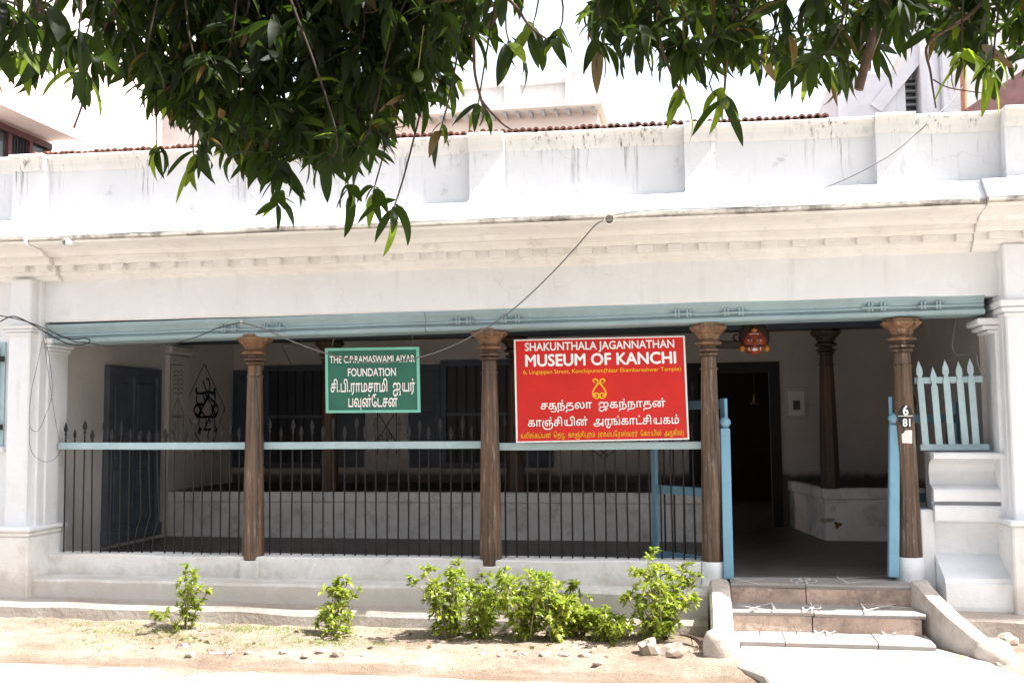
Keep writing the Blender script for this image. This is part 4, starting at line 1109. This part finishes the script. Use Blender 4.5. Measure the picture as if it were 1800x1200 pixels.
ins = P(423, 566, -.30); tag(MB().lathe([(.008, ins.z - .016), (.014, ins.z - .01), (.011, ins.z), (.014, ins.z + .01), (.008, ins.z + .016)], ins.x, -.285, 10).build('cable_insulator', 'pvc', None, 50), 'tiny white porcelain insulator above the first pillar', 'insulator')
wire([(555, 612, 2.25), (500, 604, 2.25), (504, 625, 2.3), (512, 640, 3.8)], .004, 'cable_black', 'thin dark wire on the back wall left of the green sign')

# ================================================================ stones and shrubs in front of the plinth
def rock_mesh(seed, sx, sy, sz):
    bm = bmesh.new(); bmesh.ops.create_icosphere(bm, subdivisions=2, radius=1)
    for v in bm.verts:
        n = noise.noise(v.co * 1.3 + Vector((seed * 7.1, seed, 0))) * .55 + noise.noise(v.co * 3 + Vector((seed, 3, 0))) * .28
        v.co = v.co * (1 + n); v.co.x *= sx; v.co.y *= sy; v.co.z *= sz
        if v.co.z < -sz * .4: v.co.z = -sz * .4
    me = bpy.data.meshes.new('edging_stone'); bm.to_mesh(me); bm.free()
    me.materials.append(MATS['rock']); return me
stones = [(243, 1142, 9, 6), (315, 1138, 12, 7), (340, 1144, 10, 6), (375, 1146, 13, 7), (403, 1145, 11, 7), (440, 1144, 9, 6), (468, 1148, 13, 7), (503, 1146, 12, 7), (540, 1150, 10, 6), (570, 1146, 14, 8), (598, 1150, 12, 8), (640, 1152, 10, 5), (700, 1152, 12, 6), (760, 1150, 11, 6), (846, 1150, 9, 6), (880, 1152, 9, 7), (918, 1149, 11, 7), (955, 1150, 13, 9), (990, 1150, 13, 8), (1027, 1153, 15, 10), (1140, 1150, 22, 19), (1182, 1153, 24, 14), (1050, 1167, 8, 4), (1768, 1130, 17, 11), (1755, 1172, 6, 4)]
words = ['leftmost small', 'second small', 'third small', 'fourth small', 'fifth small', 'sixth small', 'seventh small', 'eighth small', 'ninth small', 'tenth small', 'eleventh small', 'twelfth small', 'thirteenth small', 'fourteenth small', 'fifteenth small', 'sixteenth small', 'seventeenth small', 'eighteenth small', 'nineteenth small', 'twentieth small']
for i, (px, py, w, h) in enumerate(stones):
    g = G(px, py, .02); s = (g - CAM).length / F_PX
    k_ = random.uniform(.5, .95) if i < 20 else 1; me = rock_mesh(i + 1, w * s * k_, w * s * .8, h * s * 1.15 * k_)
    lab = ('%s edging stone from the left along the planting bed' % words[i]) if i < 20 else {20: 'large pointed brown rock left of the step wall', 21: 'large rounded brown rock nearest the step wall', 22: 'flat pebble lying on the road edge below the shrubs', 23: 'pale pointed rock right of the steps', 24: 'small pebble lying right of the landing'}[i]
    tag(link(me, 'edging_stone' if i < 22 else 'rock', None, (g.x, g.y + random.uniform(-.05, .05), bed_h(g.x, g.y) + (-.002 if i < 20 else .02)), (random.uniform(-.2, .2), random.uniform(-.2, .2), random.uniform(0, 6))), lab, 'stone', 'stones edging the planting bed' if i < 22 else None)

rng_l = random.Random(77)
def leaf_geo(L, Wd, curl, fold, rows=6, wave=0.0):
    vs, fs = [], []
    for i in range(rows + 1):
        t = i / rows
        w = Wd / 2 * (math.sin(math.pi * t ** .8) ** .75 if 0 < t < 1 else .02) * (1 - .15 * t)
        a = curl * t
        x = L * (math.sin(a) / curl if abs(curl) > 1e-3 else t); z = -L * ((1 - math.cos(a)) / curl if abs(curl) > 1e-3 else 0)
        wv = wave * math.sin(t * 9)
        vs += [(x, -w, z + fold * w + wv), (x, 0, z), (x, w, z + fold * w - wv)]
    for i in range(rows):
        a = i * 3; fs += [(a, a + 1, a + 4, a + 3), (a + 1, a + 2, a + 5, a + 4)]
    return vs, fs
def frame_of(d, roll):
    d = d.normalized(); up = Vector((0, 0, 1))
    s = up.cross(d)
    if s.length < 1e-3: s = Vector((1, 0, 0))
    s.normalize(); n = d.cross(s)
    m = Matrix((d, s, n)).transposed()
    return m @ Matrix.Rotation(roll, 3, 'X')
SH = [leaf_geo(1, .42, c, .35, 4) for c in (.3, .7, 1.1)]
def shrub(px, py, x0p, x1p, top, nst, label, lean=0, dens=1.0):
    b = G(px, py, .02); b.z = .0
    s = (b - CAM).length / F_PX
    H = (py - top) * s; RX0, RX1 = (px - x0p) * s, (x1p - px) * s
    t = thing('shrub', label, 'shrub', (b.x, b.y, 0), 'green shrubs planted along the plinth')
    st = MB(); fo = MB(); rng = random.Random(px)
    def leaves(p, d, n, Ls):
        for k in range(n):
            a = rng.uniform(0, 6.283); el = rng.uniform(.15, .95)
            q_ = frame_of(d, 0)
            ld = (q_ @ Vector((el, math.cos(a) * (1 - el * .5), math.sin(a) * (1 - el * .5)))).normalized()
            m = frame_of(ld, rng.uniform(-.7, .7)); L = Ls * rng.uniform(.7, 1.2)
            vs, fs = SH[rng.randrange(3)]
            fo.add([p + m @ Vector(v) * L for v in vs], fs)
    for i in range(nst):
        u = (i + .5) / nst * 2 - 1 + rng.uniform(-.12, .12)
        rx = RX1 if u > 0 else RX0
        hh = H * (1 - (.35 if dens > .8 else .62) * abs(u) ** 1.2) * rng.uniform(.55, 1.12)
        yy = rng.uniform(-.30, .24) * min(1.0, (RX0 + RX1) / .35)
        tip = Vector((b.x + u * rx * .9 + lean * hh, b.y + yy, hh))
        base = Vector((b.x + u * .03, b.y + yy * .15, -.03))
        mid = base.lerp(tip, .5) + Vector((u * rx * -.1, 0, .03))
        path = smooth_path([base, mid, tip], 6)
        st.tube(path, .0065, 5, .0025)
        for j in range(int(16 * dens)):
            tt = .18 + .82 * (j + rng.random()) / int(16 * dens)
            p = path[min(len(path) - 2, int(tt * (len(path) - 1)))]
            d = (tip - base).normalized()
            sd = Vector((rng.uniform(-1, 1), rng.uniform(-1, 1), rng.uniform(.1, .9))).normalized()
            e = p + sd * rng.uniform(.03, .10)
            st.tube([p, e], .0022, 4)
            leaves(e, (sd + d * .6).normalized(), rng.randint(5, 9), .060)
        leaves(tip, (tip - mid).normalized(), 13, .062)
    sm = st.build('stems', 'twig_green', t, 60); sm['kind'] = 'stuff'
    fm = fo.build('foliage', 'shrub_leaf', t, 60); fm['kind'] = 'stuff'
shrub(325, 1106, 296, 364, 1000, 7, 'small slender shrub standing alone nearest the left end', dens=.62)
shrub(583, 1117, 554, 640, 1010, 7, 'small bushy shrub alone below the green sign', dens=.75)
shrub(790, 1118, 728, 825, 986, 10, 'leafy shrub at the left of the row under the second pillar')
shrub(850, 1118, 815, 882, 1001, 8, 'narrow shrub directly below the second pillar')
shrub(926, 1122, 868, 990, 982, 12, 'tallest dense shrub in the middle of the row')
shrub(976, 1122, 950, 1010, 1018, 7, 'thin yellow-green shrub just right of the tallest one')
shrub(1016, 1114, 985, 1052, 1036, 6, 'low leaning shrub between the tall shrub and the smallest one')
shrub(1062, 1126, 1038, 1118, 1072, 6, 'smallest low shrub in the gap before the last bush')
shrub(1163, 1124, 1096, 1240, 984, 14, 'wide tall shrub next to the step wall', dens=1.1)
# dry roots beside the step wall
r0 = G(1210, 1130, .03)
mb = MB()
for k in range(9):
    e = r0 + Vector((random.uniform(.02, .26), random.uniform(-.2, .05), random.uniform(-.03, .02))); mb.tube(smooth_path([r0 + Vector((-.06, .02, .06)), r0.lerp(e, .5) + Vector((0, 0, .05)), e], 4), .007, 5, .002)
o = tag(mb.build('root_stump', 'bark', None, 60), 'dry root stump beside the left step wall', 'root')
# dry leaves fallen round the shrubs
dl = MB()
for k in range(170):
    c = G(rng_l.choice((330, 590, 790, 850, 930, 980, 1020, 1060, 1160, 1200)) + rng_l.gauss(0, 45), 1125 + rng_l.gauss(0, 12), 0)
    if not -2.2 < c.y < -.75: continue
    z = bed_h(c.x, c.y) + .006; m = frame_of(Vector((rng_l.uniform(-1, 1), rng_l.uniform(-1, 1), rng_l.uniform(-.15, .15))), rng_l.uniform(-.4, .4)); L = rng_l.uniform(.03, .09)
    vs, fs = SH[rng_l.randrange(3)]; dl.add([Vector((c.x, c.y, z)) + m @ Vector(v) * L for v in vs], fs)
tag(dl.build('leaf_litter', 'mango_leaf_old', None, 60), 'dry brown leaves fallen around the foot of the shrubs', 'leaf litter', kind='stuff')
# thin grass
gm = MB(); rng = random.Random(5)
def tuft(x, y, n, h):
    for k in range(n):
        a = rng.uniform(0, 6.283); ln = rng.uniform(.4, 1) * h; ox, oy = rng.gauss(0, .025), rng.gauss(0, .025)
        z0 = bed_h(x, y) - .004; w = .0028
        tip = Vector((x + ox + math.cos(a) * ln * .8, y + oy + math.sin(a) * ln * .8, z0 + ln * rng.uniform(.35, .9)))
        sx, sy = -math.sin(a) * w, math.cos(a) * w
        gm.add([(x + ox - sx, y + oy - sy, z0), (x + ox + sx, y + oy + sy, z0), tip], [(0, 1, 2)])
cen = [G(a, b, .0) for a, b in ((20, 1085), (60, 1090), (100, 1094), (150, 1100), (190, 1112), (230, 1118), (270, 1112), (300, 1128), (350, 1132), (390, 1108), (430, 1112), (470, 1106), (500, 1118), (440, 1138), (530, 1130), (560, 1136), (720, 1106), (735, 1108), (640, 1108), (620, 1136), (180, 1136), (240, 1098), (480, 1100), (520, 1105))]
for c in cen:
    for k in range(60):
        x, y = c.x + rng.gauss(0, .2), c.y + rng.gauss(0, .09)
        if -2.0 < y < -.8: tuft(x, y, rng.randint(3, 7), .045)
tag(gm.build('grass', 'grass_blade'), 'thin pale grass tufts scattered over the sandy bed', 'grass', kind='stuff')
pm = MB()
for k in range(1100):
    x, y = rng.uniform(-6.5, 3), rng.uniform(-2.4, -.82)
    if X_ST0 - .1 < x < 2.0 and y > -1.5: continue
    r = rng.uniform(.003, .009) * (2.2 if rng.random() < .04 else 1); z = bed_h(x, y)
    v = [(x + r * math.cos(a + k), y + r * math.sin(a + k), z) for a in (0, 1.7, 3.0, 4.6)]
    pm.add(v + [(x + r * .2, y, z + r * .9)], [(0, 1, 4), (1, 2, 4), (2, 3, 4), (3, 0, 4)])
tag(pm.build('gravel', 'rock'), 'loose grit and small pebbles strewn over the sand', 'gravel', kind='stuff')
#PART4
# ================================================================ buildings behind
lb_ = thing('pink_house', 'pink and white upper storey with a deep sunshade at the far left', 'building', (-9.5, 4, 0))
XE, XW = -8.0, -8.5
zch = W(80, 215, XE).z
MB().box(-14, XW, -.5, 6.5, 0, 9.5).build('wall', 'pale_pink_wall', lb_)
ch = MB().box(XW, XE, .3, 3.55, zch, zch + .14).build('sunshade', 'soffit_white', lb_)
MB().box(XE + .001, XE + .02, .3, 3.55, zch - .05, zch + .16).build('sunshade_edge', 'pink_paint', ch)
wn_ = MB().box(XW + .002, XW + .02, 2.2, 3.5, zch - 1.6, zch - .05).build('window', 'window_glass', lb_)
for y0 in (2.2, 2.62, 3.04, 3.43): MB().box(XW + .021, XW + .06, y0, y0 + .07, zch - 1.6, zch - .05).build('window_mullion', 'frame_maroon', wn_)
MB().box(XW + .061, XW + .075, 2.2, 3.5, zch - .13, zch - .05).build('window_head', 'frame_maroon', wn_)
for k in range(6): MB().obox((XW + .03, 2.70 + k * .06, zch - 1.35), (XW + .03, 2.70 + k * .06, zch - .14), .015, .015, (0, 1, 0)).build('grille_bar', 'iron', wn_)
MB().box(XW + .001, XW + .5, 3.6, 4.0, zch - 1.7, zch - .16).build('chimney_block', 'pale_pink_wall', lb_)
pb_ = thing('pale_pink_block', 'tall sunlit pale pink wall rising behind the left tree branches', 'building', (-12, 10, 0))
xw0, xw1 = xat(-40, 9.0, 150), xat(378, 9.0, 150)
MB().box(xw0 - 2, xw1, 9, 16, 0, zat(120, 9, 300)).build('wall', 'pale_pink_wall', pb_)
MB().box(xw0 - 2, xat(205, 9, 100), 9.2, 16, zat(122, 9, 300), zat(-60, 9, 100)).build('upper_wall', 'pale_pink_wall', pb_)
MB().box(xw0 - 2, xw1 + .08, 8.92, 16, zat(119, 9, 300), zat(112, 9, 300)).build('roof_ledge', 'pale_pink_wall', pb_)
dpx = xat(165, 8.95, 200); MB().tube([(dpx, 8.93, 4), (dpx, 8.93, zat(125, 9, 165))], .05, 8).build('drain_pipe', 'pvc', pb_, 50)
# far white building in the middle
YF = 13.0
fb_ = thing('far_parapet_house', 'distant whitewashed house with panelled parapet and bracketed pink eave', 'building', (-1.5, 14, 0))
x0, x1 = xat(640, YF, 160), xat(1022, YF, 160)
MB().box(x0, x1, YF, YF + 6, zat(182, YF), zat(146, YF)).build('parapet', 'far_white_wall', fb_)
for a, b, tpy in ((690, 712, 143), (790, 812, 142), (888, 915, 140), (995, 1022, 136)):
    MB().box(xat(a, YF, 160), xat(b, YF, 160), YF - .12, YF - .002, zat(181, YF), zat(tpy, YF)).build('parapet_post', 'far_white_wall', fb_)
MB().box(x0, x1, YF - .1, YF - .001, zat(153, YF), zat(145, YF)).build('parapet_cap', 'far_white_wall', fb_)
MB().box(x0 - .3, xat(1062, YF, 190), YF - .5, YF + 6, zat(192, YF - .5), zat(179, YF - .5)).build('cornice', 'far_white_wall', fb_)
MB().box(x0 - .3, xat(1050, YF, 190), YF, YF + 6, 0, zat(193, YF)).build('wall', 'pale_pink_wall', fb_)
MB().box(x0 - .3, xat(1048, YF, 200), YF - .25, YF - .05, zat(201, YF), zat(194, YF)).build('eave_board', 'grey_board', fb_)
for k in range(14):
    xx = xat(760 + k * 22, YF, 210)
    MB().box(xx - .03, xx + .03, YF - .35, YF - .04, zat(212, YF), zat(203, YF)).build('bracket', 'grey_board', fb_)
# building at the right
YG = 4.6
rb2 = thing('lilac_house', 'grey-white upper storey with stair slab and pipes behind the right parapet', 'building', (4.5, 6, 0))
xa, xb = xat(1464, YG, 180), xat(1592, YG, 180)
pw = MB().box(xa, xb, YG, YG + 5, 0, zat(132, YG, 1500)).build('panel_wall', 'lilac_wall', rb2)
MB().box(xa + .05, xb - .12, YG - .02, YG - .001, zat(230, YG, 1520), zat(140, YG, 1520)).build('wall_panel', 'lilac_wall', pw, None, .01)
MB().box(xb + .002, xat(1618, YG, 180), YG + .25, YG + .3, zat(240, YG, 1600), zat(130, YG, 1600)).build('louvre_window', 'window_glass', rb2)
for k in range(7):
    zz = zat(222 - k * 12, YG + .2, 1600); MB().box(xb + .004, xat(1617, YG, 180), YG + .18, YG + .24, zz, zz + .02).build('louvre', 'grey_board', rb2)
MB().box(xat(1617, YG, 180), xat(1651, YG, 180), YG - .1, YG + .4, 0, zat(-80, YG, 1630)).build('column', 'lilac_wall', rb2, None, .01)
MB().box(xat(1657, YG, 180), xat(1693, YG, 180), YG - .05, YG + .4, 0, zat(-80, YG, 1680)).build('column', 'lilac_wall', rb2, None, .01)
MB().box(xat(1651, YG, 180), xat(1657, YG, 180), YG + .1, YG + .4, 0, zat(-80, YG, 1650)).build('column_gap', 'lilac_wall', rb2)
pxx = xat(1654, YG - .15, 150); MB().tube([(pxx, YG - .13, 3), (pxx, YG - .13, zat(60, YG, 1654))], .018, 8).build('pipe', 'grey_pipe', rb2, 50)
a, b = P(1696, 215, YG - .2), P(1690, 0, YG - .2)
MB().tube([a - Vector((0, 0, 1)), a, b, b + Vector((0, 0, 1))], .04, 8).build('rust_pipe', 'rust_pipe', rb2, 50)
MB().box(xat(1694, YG, 180), xat(1694, YG, 180) + 5, YG + .5, YG + 5, 0, zat(-100, YG, 1750)).build('wall', 'far_white_wall', rb2)
p0, p1 = P(1540, 190, YG - .05), P(1660, 40, YG - .05)
mb = MB().obox(p0 + Vector((0, .9, 0)), p1 + Vector((0, .9, 0)), 1.8, .16); mb.build('stair_slab', 'lilac_wall', rb2)
p0, p1 = P(1712, 212, 2.6), P(1850, 118, 2.6)
MB().obox(p0 + Vector((0, .7, 0)), p1 + Vector((0, .7, 0)), 1.4, .3).build('sloping_canopy', 'maroon_cladding', rb2)
MB().box(p0.x + .5, p0.x + 3, 2.75, YG + .5, 3.1, p0.z + .1).build('canopy_support', 'maroon_cladding', rb2)

# ================================================================ unseen house added behind the camera to block low sky light
oh = thing('sky_blocker_house', 'plain plastered house, unseen, added across the street to block low sky light', 'house', (0, -17, 0))
MB().box(-22, 22, -22, -16, 0, 6.2).build('wall', 'side_plaster', oh)
MB().box(-22.3, 22.3, -22.3, -15.5, 6.21, 6.4).build('roof', 'apron_cement', oh)
for k in range(7):
    x = -18 + k * 6
    w_ = MB().box(x - .6, x + .6, -15.998, -15.95, 1.1, 2.4).build('window', 'window_glass', oh)
    MB().box(x - .7, x + .7, -15.998, -15.9, .98, 1.09).build('sill', 'whitewash', w_)
    d_ = MB().box(x + 2.2, x + 3.3, -15.998, -15.93, 0, 2.2).build('door', 'door_blue', oh)
# ================================================================ the mango tree overhead, its trunk standing left of the camera
tree = thing('mango_tree', 'large mango tree whose dark leafy branches hang across the top', 'tree', (-3.0, -8.1, 0))
rng = random.Random(21)
tr = MB().tube(smooth_path([(-3.0, -8.1, -.1), (-2.98, -8.05, .8), (-2.9, -8.0, 1.8), (-2.95, -7.8, 2.9), (-2.7, -7.5, 3.6)], 5), .24, 14, .16).build('trunk', 'bark', tree, 60)
hubs = []
def limb(pts, r0, r1):
    p = smooth_path(pts, 7); MB().tube(p, r0, 8, r1).build('limb', 'bark', tree, 60)
    hubs.extend(p[5:])
base = (-2.85, -7.65, 3.2)
limb([base, (-3.6, -6.6, 4.3), (-4.0, -5.4, 4.6), (-4.3, -4.4, 4.6)], .10, .03)
limb([base, (-2.4, -6.4, 4.4), (-2.2, -5.2, 4.55), (-2.1, -4.2, 4.5)], .11, .03)
limb([(-2.7, -7.5, 3.6), (-1.5, -6.6, 4.5), (-.7, -5.6, 4.5), (-.6, -4.4, 4.3)], .11, .03)
limb([(-2.7, -7.5, 3.6), (-.6, -6.9, 4.6), (.8, -5.9, 4.55), (1.1, -4.7, 4.2)], .10, .03)
limb([(-2.7, -7.5, 3.6), (.2, -7.1, 4.7), (2.0, -6.0, 4.6), (2.7, -4.9, 4.3)], .10, .03)
limb([(-2.9, -7.7, 3.3), (-4.2, -7.6, 4.8), (-5.4, -6.4, 5.4), (-6.0, -5.0, 5.6)], .09, .03)
limb([(-2.7, -7.5, 3.6), (-2.0, -6.6, 5.2), (-1.4, -5.6, 5.8)], .09, .03)
LV_ = [leaf_geo(1, wd, c, fo_, 7, wv) for wd, c, fo_, wv in ((.25, .35, .25, .006), (.22, .7, .35, .012), (.28, 1.0, .2, .010), (.20, .15, .45, .0), (.25, 1.5, .3, .014))]
VM = []
for vs, fs in LV_:
    mb = MB(); mb.add(vs, fs); VM.append(mb.mesh('leaf', 'mango_leaf', 60))
VMN = []
for vs, fs in LV_:
    mb = MB(); mb.add(vs, fs); VMN.append(mb.mesh('leaf', 'mango_leaf_new', 60))
VMO = []
for vs, fs in LV_[:3]:
    mb = MB(); mb.add(vs, fs); VMO.append(mb.mesh('leaf', 'mango_leaf_old', 60))
def inside(poly, x, y):
    r = False; n = len(poly)
    for i in range(n):
        (x0, y0), (x1, y1) = poly[i], poly[i - 1]
        if (y0 > y) != (y1 > y) and x < (x1 - x0) * (y - y0) / (y1 - y0) + x0: r = not r
    return r
leaves = []            # (loc, rot matrix, length, variant, old)
tw = MB()
def whorl(T, D, n, Lm, droop=.36, new=.03):
    D = D.normalized()
    for k in range(n):
        a = 6.283 * k / n + rng.uniform(-.4, .4)
        q_ = frame_of(D, 0)
        el = rng.uniform(-.15, .9)
        ld = q_ @ Vector((el, math.cos(a), math.sin(a)))
        ld = (ld + Vector((0, 0, -droop * rng.uniform(.6, 2.2)))).normalized()
        p = T - D * rng.uniform(0, .07)
        leaves.append((p, frame_of(ld, rng.uniform(-.9, .9)), Lm * rng.uniform(.5, 1.25), rng.randrange(5), 1 if rng.random() < .03 else (2 if rng.random() < new else 0)))
def connect(T, D, r=.0045, grey=True):
    best = min(hubs, key=lambda h: (h - T).length + rng.uniform(0, .35))
    a = T - D.normalized() * .16
    b = a.lerp(best, .35) + Vector((rng.uniform(-.08, .08), rng.uniform(-.08, .08), .16))
    tw.tube(smooth_path([best, b, a, T], 4), .008, 5, r * .5)
def pix(px, py, dist):                                      # a direction of the photograph at a chosen distance along the street
    d = ray(px, py); return CAM + d * (dist / d.y)
def fill(poly, n, d0, d1, nl=(7, 11), Lm=.165, new=.03):
    xs = [p[0] for p in poly]; ys = [p[1] for p in poly]; c = 0
    while c < n:
        x, y = rng.uniform(min(xs), max(xs)), rng.uniform(min(ys), max(ys))
        if not inside(poly, x, y): continue
        c += 1
        T = pix(x, y, rng.uniform(d0, d1))
        D = Vector((rng.uniform(-.7, .7), rng.uniform(-.5, .7), rng.uniform(-1.0, .1)))
        whorl(T, D, rng.randint(*nl), Lm, .36, new)
        if c % 3 == 0: connect(T, D)
LEFT = [(-80, -160), (-80, 40), (30, 60), (110, 90), (190, 130), (235, 190), (300, 240), (380, 270), (450, 315), (530, 295), (600, 310), (660, 300), (700, 250), (745, 205), (800, 150), (850, 90), (900, 40), (930, -20), (930, -160)]
CORE = [(200, -160), (210, 90), (270, 170), (380, 240), (470, 280), (560, 270), (650, 260), (700, 200), (760, 140), (820, 40), (840, -160)]
RIGHT = [(1030, -160), (1030, 40), (1080, 80), (1150, 90), (1210, 120), (1290, 90), (1350, 120), (1440, 140), (1510, 125), (1590, 90), (1660, 60), (1710, 95), (1780, 125), (1880, 90), (1880, -160)]
fill(LEFT, 215, 4.1, 5.2)
fill(CORE, 760, 4.3, 5.6)
fill(RIGHT, 330, 4.1, 5.4, new=.09)
for px, py in ((12, 20), (48, 45), (95, 40), (135, 75), (-10, 70)):
    T = pix(px, py, 3.5); D = Vector((rng.uniform(-.2, .4), .1, -1)); whorl(T, D, 7, .22, .9, .0); connect(T, D)
for px, py, d_, n in ((1272, 178, 4.3, 10), (1195, 168, 4.6, 7), (1055, 95, 4.4, 8), (975, 70, 4.4, 8), (900, 85, 4.3, 9), (930, 60, 4.5, 7), (488, 360, 4.5, 8), (690, 372, 4.6, 5), (655, 345, 4.7, 6), (615, 345, 4.6, 6), (345, 285, 4.4, 8), (280, 270, 4.5, 6), (770, 240, 4.4, 6), (1690, 110, 4.2, 10), (1740, 130, 4.2, 8), (60, 110, 4.0, 9), (140, 130, 4.1, 8), (30, 100, 3.9, 8), (840, 190, 4.6, 5)):
    D = Vector((rng.uniform(-.3, .3), -.2, -1)); T = pix(px, py, d_); whorl(T, D, n, .19, .40, .8 if px > 1100 else .3); connect(T, D)
for pts, r0, r1 in (([(1562, -40), (1545, 40), (1522, 110), (1510, 158)], .026, .017), ([(1760, -30), (1700, 30), (1632, 76), (1636, 130), (1645, 190)], .010, .003), ([(800, -30), (830, 60), (835, 130), (850, 195), (843, 222)], .010, .003), ([(845, 175), (870, 205), (900, 228), (945, 232)], .006, .002), ([(860, -30), (905, 10), (930, 45), (962, 70)], .009, .004), ([(60, -20), (95, 70), (140, 100), (150, 160), (130, 225)], .013, .004), ([(220, -20), (170, 70), (140, 100)], .012, .008), ([(1640, 140), (1670, 155), (1735, 165)], .003, .002), ([(1300, -20), (1280, 80), (1272, 175)], .007, .004), ([(1155, -20), (1160, 70), (1185, 140), (1200, 165)], .009, .004)):
    p = smooth_path([pix(x, y, 4.35) for x, y in pts], 6); MB().tube(p, r0, 7, r1).build('branch', 'bark', tree, 60)
# unseen canopy added above the frame to shade the hanging leaves and the street
n = 0
while n < 1500:
    x, y, z = rng.uniform(-8.0, 8.0), rng.uniform(-9.5, -3.3), rng.uniform(3.7, 6.9)
    if z < 1.65 + .44 * (y + 9) + .35: continue
    if (x / 7.6) ** 2 + ((y + 6.2) / 3.1) ** 2 + ((z - 4.7) / 2.2) ** 2 > 1: continue
    T = Vector((x, y, z)); D = Vector((rng.uniform(-1, 1), rng.uniform(-1, 1), rng.uniform(-.3, .9)))
    whorl(T, D, rng.randint(7, 10), .23, .4); n += 1
    if n % 3 == 0: connect(T, D)
tw_o = tw.build('twigs', 'twig_dark', tree, 60); tw_o['kind'] = 'stuff'
# how large each leaf shows: the 300 largest are objects of their own, the rest one mass of geometry
inv = CAM_ROT.transposed()
def shown(lf):
    p, m, L, v, o = lf
    c = inv @ (p + m.col[0] * (L * .5) - CAM)
    if c.y < .3: return 0
    x, y = 900 + F_PX * c.x / c.y, 600 - F_PX * c.z / c.y
    if not (0 < x < 1800 and 0 < y < 1200): return 0
    vw = (p - CAM).normalized()
    return (L / c.y) ** 2 * (.15 + abs(m.col[2].dot(vw))) / (1 + max(0, c.y - 4.4) * 2)
leaves.sort(key=shown, reverse=True)
for i, (p, m, L, v, old) in enumerate(leaves[:300]):
    o = link(VMO[v % 3] if old == 1 else (VMN[v] if old == 2 else VM[v]), 'leaf', tree, p, m.to_euler(), (L, L, L))
rest = MB(); resto = MB(); restn = MB()
for p, m, L, v, old in leaves[300:]:
    vs, fs = LV_[v]; (resto if old == 1 else (restn if old == 2 else rest)).add([p + m @ Vector(q_) * L for q_ in vs], fs)
for r_, mt in ((rest, 'mango_leaf'), (resto, 'mango_leaf_old'), (restn, 'mango_leaf_new')):
    me = bpy.data.meshes.new('foliage'); me.from_pydata([tuple(v) for v in r_.v], [], r_.f); me.materials.append(MATS[mt])
    for p_ in me.polygons: p_.use_smooth = True
    o = link(me, 'foliage', tree); o['kind'] = 'stuff'
# green mangoes
for px, py, r in ((41, 78, .030), (735, 133, .026), (1154, 52, .030), (1274, 182, .022)):
    c = pix(px, py, 4.25)
    mb = MB(); mb.lathe([(.002, -1.15), (.45, -1.0), (.82, -.55), (.95, 0), (.85, .5), (.5, .88), (.08, 1.0)], 0, 0, 14)
    mb.v = [(c.x + x * r, c.y + y * r, c.z + z * r) for x, y, z in mb.v]
    fr2 = mb.build('mango_fruit', 'mango_green', tree, 70)
    MB().tube([(c.x, c.y, c.z + r * .95), (c.x + .02, c.y + .02, c.z + r + .2)], .0025, 5).build('fruit_stalk', 'twig_green', fr2)
